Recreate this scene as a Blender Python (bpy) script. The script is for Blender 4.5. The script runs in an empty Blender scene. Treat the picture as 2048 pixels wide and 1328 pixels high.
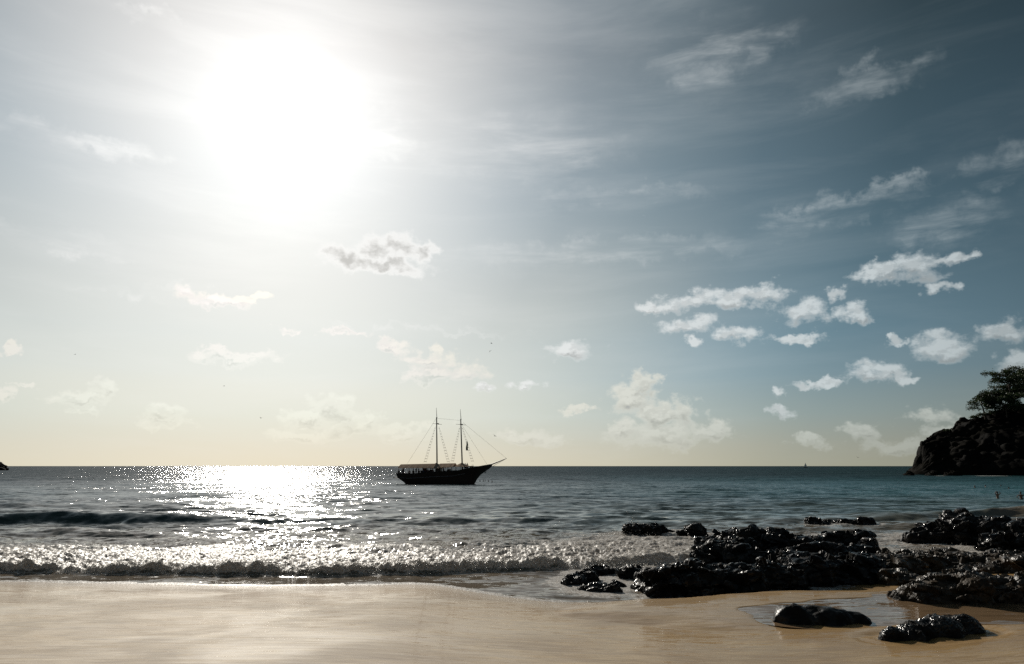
import bpy, bmesh, math, random
import numpy as np
from mathutils import Vector, Matrix

random.seed(7)
rng = np.random.RandomState(7)
R = math.radians
C = bpy.context.scene.collection
scene = bpy.context.scene

# ------------------------------------------------------------------ camera
CAM_H = 3.5
FPX = 24.0 / 36.0 * 2048.0
PITCH = math.atan(268.0 / FPX)
cam_d = bpy.data.cameras.new('camera')
cam_d.lens = 24.0
cam_d.sensor_width = 36.0
cam_d.clip_start = 0.1
cam_d.clip_end = 60000.0
cam = bpy.data.objects.new('camera', cam_d)
cam.location = (0, 0, CAM_H)
cam.rotation_euler = (R(90) + PITCH, 0, 0)
C.objects.link(cam)
scene.camera = cam


def ray(px, py):
    cx = (px - 1024.0) / FPX
    cy = (664.0 - py) / FPX
    return (cx, math.cos(PITCH) - math.sin(PITCH) * cy, math.sin(PITCH) + math.cos(PITCH) * cy)


def at(px, py, z=0.0):
    x, y, zz = ray(px, py)
    t = (z - CAM_H) / zz
    return x * t, y * t


def at_y(px, py, Y):
    x, y, z = ray(px, py)
    t = Y / y
    return x * t, CAM_H + z * t


def azel(px, py):
    x, y, z = ray(px, py)
    return math.degrees(math.atan2(x, y)), math.degrees(math.atan2(z, math.hypot(x, y)))


# ------------------------------------------------------------------ sun + sky
SUN_AZ, SUN_EL = azel(575, 222)
sx = math.sin(R(SUN_AZ)) * math.cos(R(SUN_EL))
sy = math.cos(R(SUN_AZ)) * math.cos(R(SUN_EL))
sz = math.sin(R(SUN_EL))
sun_d = bpy.data.lights.new('sun', 'SUN')
sun_d.energy = 4.5
sun_d.angle = R(0.53)
sun_d.color = (1.0, 0.94, 0.84)
sun = bpy.data.objects.new('sun', sun_d)
sun.rotation_euler = Vector((sx, sy, sz)).to_track_quat('Z', 'Y').to_euler()
sun.location = (0, 0, 60)
C.objects.link(sun)

scene.view_settings.view_transform = 'Standard'
scene.view_settings.look = 'None'
scene.view_settings.gamma = 1.0
scene.view_settings.use_curve_mapping = False
scene.view_settings.exposure = 0.0
scene.cycles.sample_clamp_indirect = 6.0
scene.cycles.max_bounces = 5
scene.cycles.use_denoising = False
scene.cycles.caustics_reflective = False
scene.cycles.caustics_refractive = False
scene.cycles.transparent_max_bounces = 8

world = bpy.data.worlds.new('World')
scene.world = world
world.use_nodes = True


class NT:
    """small helper round a node tree"""
    def __init__(self, nt):
        self.nt = nt
        nt.nodes.clear()

    def n(self, typ, **kw):
        nd = self.nt.nodes.new(typ)
        for k, v in kw.items():
            setattr(nd, k, v)
        return nd

    def ln(self, a, b):
        self.nt.links.new(a, b)

    def put(self, sock, v):
        if isinstance(v, bpy.types.NodeSocket):
            self.ln(v, sock)
        elif v is not None:
            sock.default_value = v

    def math(self, op, a, b=None, c=None, clamp=False):
        nd = self.n('ShaderNodeMath', operation=op, use_clamp=clamp)
        self.put(nd.inputs[0], a)
        self.put(nd.inputs[1], b)
        self.put(nd.inputs[2], c)
        return nd.outputs[0]

    def vmath(self, op, a, b=None, scale=None):
        nd = self.n('ShaderNodeVectorMath', operation=op)
        self.put(nd.inputs[0], a)
        self.put(nd.inputs[1], b)
        if scale is not None:
            self.put(nd.inputs['Scale'], scale)
        return nd.outputs['Value'] if op in ('LENGTH', 'DOT_PRODUCT', 'DISTANCE') else nd.outputs['Vector']

    def mix(self, fac, a, b, mode='MIX'):
        nd = self.n('ShaderNodeMix', data_type='RGBA', blend_type=mode)
        self.put(nd.inputs[0], fac)
        self.put(nd.inputs[6], a)
        self.put(nd.inputs[7], b)
        return nd.outputs[2]

    def ramp(self, fac, stops, interp='LINEAR'):
        nd = self.n('ShaderNodeValToRGB')
        cr = nd.color_ramp
        cr.interpolation = interp
        while len(cr.elements) < len(stops):
            cr.elements.new(0.5)
        for e, (p, c) in zip(cr.elements, stops):
            e.position = p
            e.color = (c[0], c[1], c[2], 1) if hasattr(c, '__len__') else (c, c, c, 1)
        self.put(nd.inputs[0], fac)
        return nd.outputs[0]

    def smooth(self, v, lo, hi, a=0.0, b=1.0):
        nd = self.n('ShaderNodeMapRange', interpolation_type='SMOOTHSTEP')
        self.put(nd.inputs[0], v)
        nd.inputs[1].default_value = lo
        nd.inputs[2].default_value = hi
        nd.inputs[3].default_value = a
        nd.inputs[4].default_value = b
        return nd.outputs[0]

    def noise(self, vec, scale, detail=4.0, rough=0.5, dist=0.0, col=False):
        nd = self.n('ShaderNodeTexNoise')
        self.put(nd.inputs['Vector'], vec)
        nd.inputs['Scale'].default_value = scale
        nd.inputs['Detail'].default_value = detail
        nd.inputs['Roughness'].default_value = rough
        nd.inputs['Distortion'].default_value = dist
        return nd.outputs['Color' if col else 'Fac']

    def mapping(self, vec, loc=(0, 0, 0), rot=(0, 0, 0), scale=(1, 1, 1)):
        nd = self.n('ShaderNodeMapping')
        self.put(nd.inputs[0], vec)
        nd.inputs[1].default_value = loc
        nd.inputs[2].default_value = rot
        nd.inputs[3].default_value = scale
        return nd.outputs[0]


def build_world():
    T = NT(world.node_tree)
    tc = T.n('ShaderNodeTexCoord')
    D = T.vmath('NORMALIZE', tc.outputs['Generated'])
    sep = T.n('ShaderNodeSeparateXYZ')
    T.ln(D, sep.inputs[0])
    x, y, z = sep.outputs
    az = T.math('DEGREES', T.math('ARCTAN2', x, y))
    el = T.math('DEGREES', T.math('ARCSINE', z))
    cg = T.vmath('DOT_PRODUCT', D, (sx, sy, sz))
    g = T.math('DEGREES', T.math('ARCCOSINE', T.math('MINIMUM', cg, 0.999999)))
    g1 = T.math('DIVIDE', g, 90.0, clamp=True)
    # clear-sky brightness falling away from the sun (aureole -> slate blue)
    S = 2.6
    def c(r, gg, b):
        return (r / S, gg / S, b / S)
    base = T.ramp(g1, [
        (0.0, c(2.6, 2.55, 2.45)), (3 / 90, c(1.3, 1.29, 1.26)), (5.5 / 90, c(.93, .925, .91)), (10 / 90, c(.72, .72, .71)),
        (14 / 90, c(.55, .565, .57)), (18 / 90, c(.40, .43, .45)), (23 / 90, c(.245, .285, .315)), (30 / 90, c(.145, .188, .216)),
        (37 / 90, c(.068, .102, .124)), (46 / 90, c(.026, .046, .056)), (57 / 90, c(.011, .022, .028)),
        (75 / 90, c(.030, .044, .055)), (1.0, c(.034, .05, .064))])
    base = T.vmath('SCALE', base, scale=S)
    e1 = T.math('DIVIDE', T.math('MAXIMUM', el, 0.0), 45.0, clamp=True)
    low = T.ramp(e1, [
        (0.0, (.62, .54, .37)), (1.5 / 45, (.56, .51, .38)), (4 / 45, (.42, .46, .41)), (7 / 45, (.27, .36, .385)), (10 / 45, (.18, .275, .32)),
        (15 / 45, (.105, .170, .205)), (22 / 45, (.045, .078, .10)), (33 / 45, (0, 0, 0)), (1.0, (0, 0, 0))])
    gh = T.ramp(g1, [(0.0, (1.0, .94, .86)), (25 / 90, (1.0, .94, .86)), (38 / 90, (.84, .85, .86)), (48 / 90, (.56, .61, .65)), (60 / 90, (.39, .43, .46)), (1.0, (.32, .35, .37))])
    low = T.mix(1.0, low, gh, 'MULTIPLY')
    sky = T.vmath('ADD', base, low)
    # warm milky glow low under the sun
    hz = T.math('MULTIPLY', T.smooth(g, 46.0, 22.0), T.math('MULTIPLY', T.smooth(el, 1.0, 7.0), T.smooth(el, 24.0, 9.0)))
    sky = T.vmath('ADD', sky, T.vmath('SCALE', (.19, .11, .04), scale=hz))

    P = T.n('ShaderNodeCombineXYZ')
    T.ln(az, P.inputs[0]); T.ln(el, P.inputs[1])
    P = P.outputs[0]

    def field(puffs, vec):
        cur = None
        for (px, py, w, h) in puffs:
            a, e = azel(px, py)
            a1, _ = azel(px + w / 2, py); a0, _ = azel(px - w / 2, py)
            _, e1_ = azel(px, py - h / 2); _, e0_ = azel(px, py + h / 2)
            rw = max(.2, (a1 - a0) / 2); rh = max(.15, (e1_ - e0_) / 2)
            v = vec
            if cur is not None:   # chained on the running minimum so that the shader needs little memory
                nd = T.n('ShaderNodeVectorMath', operation='MULTIPLY_ADD')
                T.ln(cur, nd.inputs[0]); nd.inputs[1].default_value = (0, 0, 1e-7); T.ln(vec, nd.inputs[2])
                v = nd.outputs[0]
            m = T.mapping(v, (-a / rw, -e / rh, 0), (0, 0, 0), (1 / rw, 1 / rh, 1))
            L = T.vmath('LENGTH', m)
            cur = L if cur is None else T.math('SMOOTH_MIN', cur, L, 0.12)
        return cur

    # warp for ragged outlines
    n1 = T.vmath('SUBTRACT', T.noise(D, 26.0, 4.0, 0.60, col=True), (0.5, 0.5, 0.5))
    Pw = T.vmath('ADD', P, T.vmath('MULTIPLY', n1, (5.2, 3.2, 0)))
    Dn = T.vmath('MULTIPLY', D, (1.0, 1.0, 1.8))
    fb = T.noise(Dn, 38.0, 6.5, 0.60)
    fb2 = T.noise(T.vmath('ADD', Dn, (sx * .008, sy * .008, .008)), 38.0, 6.5, 0.60)

    # bright cumulus on the right, well off the sun
    cum = [(1312, 610, 80, 24), (1380, 600, 130, 34), (1460, 592, 130, 38), (1525, 590, 90, 46), (1608, 622, 104, 50), (1664, 586, 50, 32),
           (1708, 622, 74, 32), (1372, 646, 110, 34), (1392, 676, 50, 18), (1472, 668, 74, 34), (1590, 672, 120, 16),
           (1754, 545, 96, 34), (1826, 536, 130, 64), (1905, 522, 120, 28), (1965, 516, 56, 20), (1868, 575, 66, 26),
           (1780, 686, 60, 16), (1880, 692, 120, 50), (2000, 664, 104, 50), (2040, 725, 84, 60),
           (1640, 764, 90, 16), (1730, 744, 120, 34), (1785, 748, 60, 16), (1555, 778, 40, 24), (2110, 640, 120, 60), (2230, 560, 150, 60),
           (1140, 702, 104, 44), (1052, 770, 50, 20), (962, 776, 52, 20), (1545, 828, 74, 24)]
    Lc = field(cum, Pw)
    Pup = T.vmath('ADD', Pw, (-.12, .55, 0))
    Lcu = field(cum, Pup)
    basec = T.smooth(T.math('SUBTRACT', Lc, Lcu), -.35, .55)
    dc = T.math('ADD', T.math('SUBTRACT', 1.30, Lc), T.math('MULTIPLY', T.math('SUBTRACT', fb, 0.5), 2.1))
    mc = T.smooth(dc, 0.0, 0.95)
    # low cream cumulus above the horizon and faint ones in the glare
    lowc = [(1262, 795, 100, 70), (1292, 760, 60, 40), (1318, 830, 80, 70), (1372, 828, 74, 60), (1330, 872, 200, 50), (1420, 862, 80, 44), (1250, 858, 60, 40),
            (1150, 818, 90, 14), (655, 815, 90, 60), (612, 838, 74, 44), (690, 850, 130, 50), (610, 866, 120, 30), (742, 838, 40, 30), (810, 862, 110, 34), (870, 850, 60, 24),
            (150, 795, 130, 34), (198, 782, 50, 34), (155, 826, 70, 16), (330, 822, 80, 44), (335, 848, 110, 20), (5, 792, 36, 40), (40, 766, 60, 10),
            (1040, 872, 110, 30), (1080, 884, 90, 24), (1610, 880, 70, 30), (1730, 868, 90, 44), (1790, 892, 130, 40), (1860, 830, 110, 40), (1900, 870, 120, 40),
            (28, 690, 40, 18), (472, 712, 190, 30), (430, 700, 90, 18), (430, 600, 130, 28), (490, 596, 90, 20), (575, 660, 60, 14), (690, 664, 80, 14),
            (790, 692, 90, 26), (860, 715, 90, 30), (890, 742, 140, 36), (840, 752, 60, 24),
            (-160, 800, 150, 50), (-320, 840, 200, 40), (2230, 850, 180, 60), (2400, 800, 160, 60)]
    Ll = field(lowc, Pw)
    Llu = field(lowc, Pup)
    basel = T.smooth(T.math('SUBTRACT', Ll, Llu), -.3, .45)
    dl = T.math('ADD', T.math('SUBTRACT', 1.30, Ll), T.math('MULTIPLY', T.math('SUBTRACT', fb, 0.5), 2.1))
    ml = T.smooth(dl, 0.0, 0.75)
    # the grey-cored cloud just under the sun
    sc = [(690, 515, 130, 44), (755, 500, 110, 56), (800, 490, 110, 60), (845, 500, 60, 50), (770, 530, 200, 34)]
    Ls = field(sc, Pw)
    ds = T.math('ADD', T.math('SUBTRACT', 1.25, Ls), T.math('MULTIPLY', T.math('SUBTRACT', fb, 0.5), 1.4))
    ms = T.smooth(ds, 0.0, 0.7)
    # high cirrus streaks
    def cirrus(rot, sc_, seed):
        m = T.mapping(D, (seed, seed * .37, 0), (0, rot, 0.0), sc_)
        return T.noise(m, 3.0, 6.0, 0.60, dist=0.35)
    wis = [(1430, 90, 260, 90), (1400, 165, 110, 60), (1500, 90, 150, 50), (1730, 165, 190, 50), (1640, 440, 200, 30), (1720, 405, 200, 30), (1790, 375, 150, 26), (1560, 468, 150, 20),
           (1230, 395, 260, 30), (1200, 500, 520, 40), (1330, 500, 300, 26), (1900, 440, 220, 70), (1860, 460, 110, 20), (2010, 330, 160, 60), (1050, 300, 300, 120),
           (150, 280, 300, 40), (100, 480, 360, 30), (280, 20, 120, 26), (780, 260, 120, 70), (880, 660, 340, 12), (330, 590, 240, 20)]
    Lw = field(wis, T.vmath('ADD', P, T.vmath('MULTIPLY', n1, (9.0, 5.0, 0))))
    cw = cirrus(R(-24), (2.2, 3.0, 13.0), 1.3)
    dw = T.math('MULTIPLY', T.smooth(Lw, 1.7, 0.2), T.smooth(cw, 0.36, 0.82))
    cw2 = cirrus(R(-10), (1.2, 1.6, 8.0), 4.1)
    veil = T.smooth(cw2, 0.42, 0.75)
    # generic cloud scatter for the sky behind and beside the frame
    aab = T.math('ABSOLUTE', az)
    out = T.smooth(aab, 46.0, 62.0)
    gen = T.noise(T.vmath('MULTIPLY', D, (1, 1, 3.0)), 5.0, 9.0, 0.6)
    mg = T.math('MULTIPLY', T.math('MULTIPLY', T.smooth(gen, 0.56, 0.68), out), T.smooth(el, 32.0, 18.0))

    # light on the clouds: brighter nearer the sun, thick cores greyer, tops brighter
    lit = T.ramp(g1, [(0.0, c(2.0, 1.98, 1.9)), (16 / 90, c(1.02, 1.01, .99)), (24 / 90, c(.86, .865, .85)), (34 / 90, c(.74, .77, .765)), (48 / 90, c(.60, .655, .665)), (58 / 90, c(.44, .49, .50)), (1.0, c(.36, .41, .43))])
    lit = T.vmath('SCALE', lit, scale=S)
    shade = T.smooth(T.math('SUBTRACT', fb2, fb), -0.06, 0.08)
    thick = T.smooth(dc, 0.2, .9)
    dim = T.math('SUBTRACT', 1.0, T.math('MULTIPLY', thick, T.math('ADD', T.math('MULTIPLY', basec, 0.42), T.math('MULTIPLY', shade, 0.16))))
    ccol = T.vmath('SCALE', lit, scale=dim)
    thl = T.smooth(dl, 0.25, 1.1)
    diml = T.math('SUBTRACT', 0.96, T.math('MULTIPLY', thl, T.math('ADD', T.math('MULTIPLY', basel, 0.34), T.math('MULTIPLY', shade, 0.14))))
    lcol = T.vmath('MULTIPLY', T.vmath('SCALE', lit, scale=diml), (1.0, .965, .875))
    # thin clouds brighten the sky, they never darken it
    sky2 = T.mix(T.math('MULTIPLY', veil, T.smooth(g, 60.0, 25.0, 0.03, 0.10)), sky, lit)
    sky2 = T.mix(T.math('MULTIPLY', dw, 0.42), sky2, lit)
    lowfade = T.smooth(el, 0.0, 5.0, 0.35, 0.85)
    lcol = T.vmath('MAXIMUM', lcol, T.vmath('SCALE', sky2, scale=T.math('SUBTRACT', 1.13, T.math('MULTIPLY', thl, T.math('ADD', T.math('MULTIPLY', basel, 0.30), T.math('MULTIPLY', shade, 0.12))))))
    sky3 = T.mix(T.math('MULTIPLY', ml, lowfade), sky2, lcol)
    sky3 = T.mix(T.math('MULTIPLY', mc, 0.84), sky3, ccol)
    sky3 = T.mix(T.math('MULTIPLY', mg, 0.6), sky3, ccol)
    ths = T.smooth(ds, 0.45, 1.3)
    scol = T.mix(ths, (.93, .93, .91, 1), (.48, .475, .455, 1))
    sky3 = T.mix(T.math('MULTIPLY', ms, 0.8), sky3, scol)
    # below the horizon: dim sea colour
    sky3 = T.mix(T.smooth(el, -0.2, -3.0), sky3, (.10, .12, .12, 1))

    ns = T.n('ShaderNodeTexSky', sky_type='NISHITA')
    ns.sun_disc = False
    ns.sun_elevation = R(SUN_EL)
    ns.sun_rotation = R(SUN_AZ)
    ns.air_density = 1.0
    ns.dust_density = 1.5
    tot = T.vmath('ADD', T.vmath('SCALE', ns.outputs[0], scale=0.025), T.vmath('SCALE', sky3, scale=10.0))
    bg = T.n('ShaderNodeBackground')
    T.ln(tot, bg.inputs[0])
    bg.inputs[1].default_value = 0.1
    o = T.n('ShaderNodeOutputWorld')
    T.ln(bg.outputs[0], o.inputs[0])


build_world()
world.cycles.sampling_method = 'MANUAL'
world.cycles.sample_map_resolution = 1024


# ------------------------------------------------------------------ numpy noise
def _h(ix, iy, iz, s):
    h = (ix.astype(np.uint32) * np.uint32(374761393)) ^ (iy.astype(np.uint32) * np.uint32(668265263)) \
        ^ (iz.astype(np.uint32) * np.uint32(2147483647 - 1000003)) ^ np.uint32((s * 974634777) & 0xffffffff)
    h = (h ^ (h >> np.uint32(13))) * np.uint32(1274126177)
    h = (h ^ (h >> np.uint32(16))) * np.uint32(2246822519)
    return h ^ (h >> np.uint32(15))


def _f(u):
    return u * u * u * (u * (u * 6 - 15) + 10)


def perlin2(x, y, s=0):
    x = np.asarray(x, dtype=np.float64); y = np.asarray(y, dtype=np.float64)
    xi = np.floor(x).astype(np.int64); yi = np.floor(y).astype(np.int64)
    xf = x - xi; yf = y - yi
    z0 = np.zeros_like(xi)
    def gr(a, b, dx, dy):
        ang = _h(a, b, z0, s).astype(np.float64) * (2 * math.pi / 4294967296.0)
        return np.cos(ang) * dx + np.sin(ang) * dy
    u = _f(xf); v = _f(yf)
    a = gr(xi, yi, xf, yf); b = gr(xi + 1, yi, xf - 1, yf)
    c = gr(xi, yi + 1, xf, yf - 1); d = gr(xi + 1, yi + 1, xf - 1, yf - 1)
    return (a + (b - a) * u) * (1 - v) + (c + (d - c) * u) * v


def fbm2(x, y, s=0, o=4, rough=.5, ridged=False):
    t = 0; a = 1.0; n = 0
    for k in range(o):
        p = perlin2(x, y, s + k * 17)
        if ridged:
            p = 1 - 2.4 * np.abs(p) - .4
        t = t + p * a; n += a
        a *= rough; x = x * 2.03; y = y * 2.03
    return t / n


def vnoise3(p, s=0):
    pi = np.floor(p).astype(np.int64); f = p - pi
    u = _f(f)
    r = 0
    for dx in (0, 1):
        wx = u[:, 0] if dx else 1 - u[:, 0]
        for dy in (0, 1):
            wy = u[:, 1] if dy else 1 - u[:, 1]
            for dz in (0, 1):
                wz = u[:, 2] if dz else 1 - u[:, 2]
                r = r + wx * wy * wz * (_h(pi[:, 0] + dx, pi[:, 1] + dy, pi[:, 2] + dz, s).astype(np.float64) / 2147483648.0 - 1)
    return r


def fbm3(p, s=0, o=4, rough=.5, ridged=False):
    t = 0; a = 1.0; n = 0; q = p.copy()
    for k in range(o):
        v = vnoise3(q, s + 31 * k)
        if ridged:
            v = 1 - 2 * np.abs(v)
        t = t + v * a; n += a; a *= rough; q = q * 2.07 + 3.1
    return t / n


def worley3(p, s=0, tilt=False):
    """distance to the nearest cell point, F2-F1 and a random number of that cell"""
    pi = np.floor(p).astype(np.int64)
    f1 = np.full(len(p), 9.0); f2 = np.full(len(p), 9.0); cid = np.zeros(len(p)); pl = np.zeros(len(p))
    for dx in (-1, 0, 1):
        for dy in (-1, 0, 1):
            for dz in (-1, 0, 1):
                c = pi + (dx, dy, dz)
                j = [_h(c[:, 0], c[:, 1], c[:, 2], s + q).astype(np.float64) / 4294967296.0 for q in (1, 2, 3)]
                d = np.sqrt((c[:, 0] + j[0] - p[:, 0]) ** 2 + (c[:, 1] + j[1] - p[:, 1]) ** 2 + (c[:, 2] + j[2] - p[:, 2]) ** 2)
                near = d < f1
                f2 = np.where(near, f1, np.minimum(f2, d))
                cid = np.where(near, j[0] * 2 - 1, cid)
                if tilt:
                    tv = ((j[1] * 2 - 1) * (p[:, 0] - c[:, 0] - j[0]) + (j[2] * 2 - 1) * (p[:, 1] - c[:, 1] - j[1]) + ((j[0] * 7.13) % 1 * 2 - 1) * (p[:, 2] - c[:, 2] - j[2]))
                    pl = np.where(near, tv, pl)
                f1 = np.where(near, d, f1)
    return (f1, f2 - f1, cid, pl) if tilt else (f1, f2 - f1, cid)


def sstep(v, a, b):
    t = np.clip((v - a) / (b - a), 0, 1)
    return t * t * (3 - 2 * t)


# ------------------------------------------------------------------ object helpers
def tag(o, label=None, cat=None, group=None, kind=None):
    if label: o['label'] = label
    if cat: o['category'] = cat
    if group: o['group'] = group
    if kind: o['kind'] = kind
    return o


def empty(name, loc=(0, 0, 0), rz=0.0):
    o = bpy.data.objects.new(name, None)
    o.empty_display_size = .3
    o.location = loc
    o.rotation_euler = (0, 0, rz)
    C.objects.link(o)
    return o


def mesh_obj(name, V, F, mat, parent=None, smooth=False):
    me = bpy.data.meshes.new(name)
    if isinstance(F, np.ndarray):
        V = np.asarray(V, dtype=np.float32)
        n = F.shape[1]
        me.vertices.add(len(V)); me.vertices.foreach_set('co', V.ravel())
        me.loops.add(F.size); me.loops.foreach_set('vertex_index', F.astype(np.int32).ravel())
        me.polygons.add(len(F))
        me.polygons.foreach_set('loop_start', np.arange(0, F.size, n, dtype=np.int32))
        me.update(calc_edges=True); me.validate()
    else:
        me.from_pydata([tuple(v) for v in V], [], F)
        me.update()
    if smooth:
        me.polygons.foreach_set('use_smooth', np.ones(len(me.polygons), dtype=bool))
    if mat: me.materials.append(mat)
    o = bpy.data.objects.new(name, me)
    C.objects.link(o)
    if parent: o.parent = parent
    return o


class MB:
    """collects simple solids into one mesh"""
    def __init__(self):
        self.V = []; self.F = []

    def add(self, V, F):
        k = len(self.V)
        self.V += [tuple(v) for v in V]
        self.F += [tuple(i + k for i in f) for f in F]
        return self

    def box(self, c, s, rot=None):
        V = []
        for dx in (-.5, .5):
            for dy in (-.5, .5):
                for dz in (-.5, .5):
                    v = Vector((dx * s[0], dy * s[1], dz * s[2]))
                    if rot: v = rot @ v
                    V.append((c[0] + v.x, c[1] + v.y, c[2] + v.z))
        return self.add(V, [(0, 1, 3, 2), (4, 6, 7, 5), (0, 4, 5, 1), (2, 3, 7, 6), (0, 2, 6, 4), (1, 5, 7, 3)])

    def tube(self, pts, rad, n=8, cap=True):
        pts = [Vector(p) for p in pts]
        if not hasattr(rad, '__len__'): rad = [rad] * len(pts)
        V = []; F = []
        for i, p in enumerate(pts):
            a = pts[min(i + 1, len(pts) - 1)] - pts[max(i - 1, 0)]
            a.normalize()
            u = a.cross(Vector((0, 0, 1)))
            if u.length < 1e-3: u = Vector((1, 0, 0))
            u.normalize(); w = a.cross(u)
            for k in range(n):
                t = 2 * math.pi * k / n
                V.append(p + (u * math.cos(t) + w * math.sin(t)) * rad[i])
        for i in range(len(pts) - 1):
            for k in range(n):
                F.append((i * n + k, i * n + (k + 1) % n, (i + 1) * n + (k + 1) % n, (i + 1) * n + k))
        if cap:
            F.append(tuple(range(n))[::-1]); F.append(tuple(range((len(pts) - 1) * n, len(pts) * n)))
        return self.add(V, F)

    def ball(self, c, r, n=10, m=7):
        if not hasattr(r, '__len__'): r = (r, r, r)
        V = [(c[0], c[1], c[2] - r[2])]; F = []
        for i in range(1, m):
            ph = -math.pi / 2 + math.pi * i / m
            for k in range(n):
                t = 2 * math.pi * k / n
                V.append((c[0] + r[0] * math.cos(ph) * math.cos(t), c[1] + r[1] * math.cos(ph) * math.sin(t), c[2] + r[2] * math.sin(ph)))
        V.append((c[0], c[1], c[2] + r[2]))
        for k in range(n):
            F.append((0, 1 + (k + 1) % n, 1 + k))
            F.append((len(V) - 1, 1 + (m - 2) * n + k, 1 + (m - 2) * n + (k + 1) % n))
        for i in range(m - 2):
            for k in range(n):
                F.append((1 + i * n + k, 1 + i * n + (k + 1) % n, 1 + (i + 1) * n + (k + 1) % n, 1 + (i + 1) * n + k))
        return self.add(V, F)

    def build(self, name, mat, parent=None, smooth=False):
        return mesh_obj(name, self.V, self.F, mat, parent, smooth)


def material(name, build):
    m = bpy.data.materials.new(name)
    m.use_nodes = True
    T = NT(m.node_tree)
    out = T.n('ShaderNodeOutputMaterial')
    sh = build(T)
    T.ln(sh, out.inputs['Surface'])
    return m


def principled(T, color=(.5, .5, .5), rough=.5, spec=.5, normal=None, ior=1.45, coat=None, metallic=0.0):
    b = T.n('ShaderNodeBsdfPrincipled')
    if isinstance(color, tuple) and len(color) == 3: color = color + (1,)
    T.put(b.inputs['Base Color'], color)
    T.put(b.inputs['Roughness'], rough)
    T.put(b.inputs['Specular IOR Level'], spec)
    b.inputs['IOR'].default_value = ior
    b.inputs['Metallic'].default_value = metallic
    if normal is not None: T.ln(normal, b.inputs['Normal'])
    if coat:
        T.put(b.inputs['Coat Weight'], coat[0]); b.inputs['Coat Roughness'].default_value = coat[1]
    return b


def flat_mat(name, col, rough=.6, var=.25, scale=3.0, spec=.4):
    def f(T):
        tc = T.n('ShaderNodeTexCoord')
        n = T.noise(tc.outputs['Object'], scale, 5, .6)
        k = T.math('ADD', 1 - var, T.math('MULTIPLY', n, 2 * var))
        c = T.vmath('SCALE', col, scale=k)
        bm = T.n('ShaderNodeBump'); bm.inputs['Strength'].default_value = .25; bm.inputs['Distance'].default_value = .02
        T.ln(n, bm.inputs['Height'])
        return principled(T, c, rough, spec, bm.outputs[0]).outputs[0]
    return material(name, f)


# ------------------------------------------------------------------ sand / sea functions
def curve(pts, z=0.0):
    w = sorted(at(px, py, z) for px, py in pts)
    xs = np.array([p[0] for p in w]); ys = np.array([p[1] for p in w])
    return lambda X: np.interp(X, xs, ys)


SHORE = [(-700, 1158), (0, 1162), (250, 1167), (520, 1172), (700, 1170), (860, 1167), (920, 1178), (1000, 1192), (1090, 1202), (1200, 1209), (1330, 1216)]
_sh = sorted(at(px, py) for px, py in SHORE) + [(6.0, 19.0), (9.0, 20.8), (13.0, 23.5), (18.0, 26.0), (30.0, 30.0), (60, 40)]
_shx = np.array([p[0] for p in _sh]); _shy = np.array([p[1] for p in _sh])
_fx = np.linspace(-90, 90, 3601)
_fy = np.interp(_fx, _shx, _shy)
_k = np.exp(-np.linspace(-2.5, 2.5, 81) ** 2); _k /= _k.sum()
_fy = np.convolve(np.pad(_fy, 40, mode='edge'), _k, 'valid')
shore_y = lambda X: np.interp(X, _fx, _fy)
POOL_C = (9.4, 15.7)


def sand_z(X, Y):
    X = np.asarray(X, dtype=np.float64); Y = np.asarray(Y, dtype=np.float64)
    d = shore_y(X) - Y
    z = np.where(d > 0, .072 * d, .055 * d)
    z = np.maximum(z, -2.5)
    z = z + .012 * perlin2(X * .45, Y * .45, 3) * sstep(d, -.5, 3)
    # scoured hollow where run-off stands between the front rocks
    r = np.sqrt(((X - POOL_X) / 7.2) ** 2 + ((Y - POOL_Y) / 2.5) ** 2) + .20 * fbm2(X * .33 + 3.3, Y * .9 + 1.7, 7, 3)
    k = 1 - sstep(r, .5, .97)
    pool = POOL_Z - .016 + .060 * fbm2(X * .22 + .11 * Y + 7.3, Y * 1.0 - .16 * X + 3.1, 5, 4, .5)
    z = z * (1 - k) + pool * k
    rim = (POOL_Z + .012) * sstep(r, .70, .84) * (1 - sstep(r, 1.06, 1.9))
    z = np.where((r < .70) | (r > 1.85) | (d < .3), z, np.maximum(z, rim))
    return z


POOL_Z = 0.29
POOL_X, POOL_Y = 11.3, 16.1
bore_y = curve([(-700, 1144), (0, 1149), (200, 1151), (480, 1154), (640, 1156), (900, 1149), (1150, 1141), (1260, 1134), (1500, 1120), (2500, 1100)])
swell_y = curve([(-900, 1050), (0, 1048), (250, 1049), (400, 1046), (560, 1046), (800, 1050), (1000, 1045), (1300, 1052), (1600, 1048), (1900, 1036), (2048, 1030), (2900, 1028)])

# rocks standing in the surf (px, foot py, width px, top py, depth m): also used for the foam round them
ROCKS = {}


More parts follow.
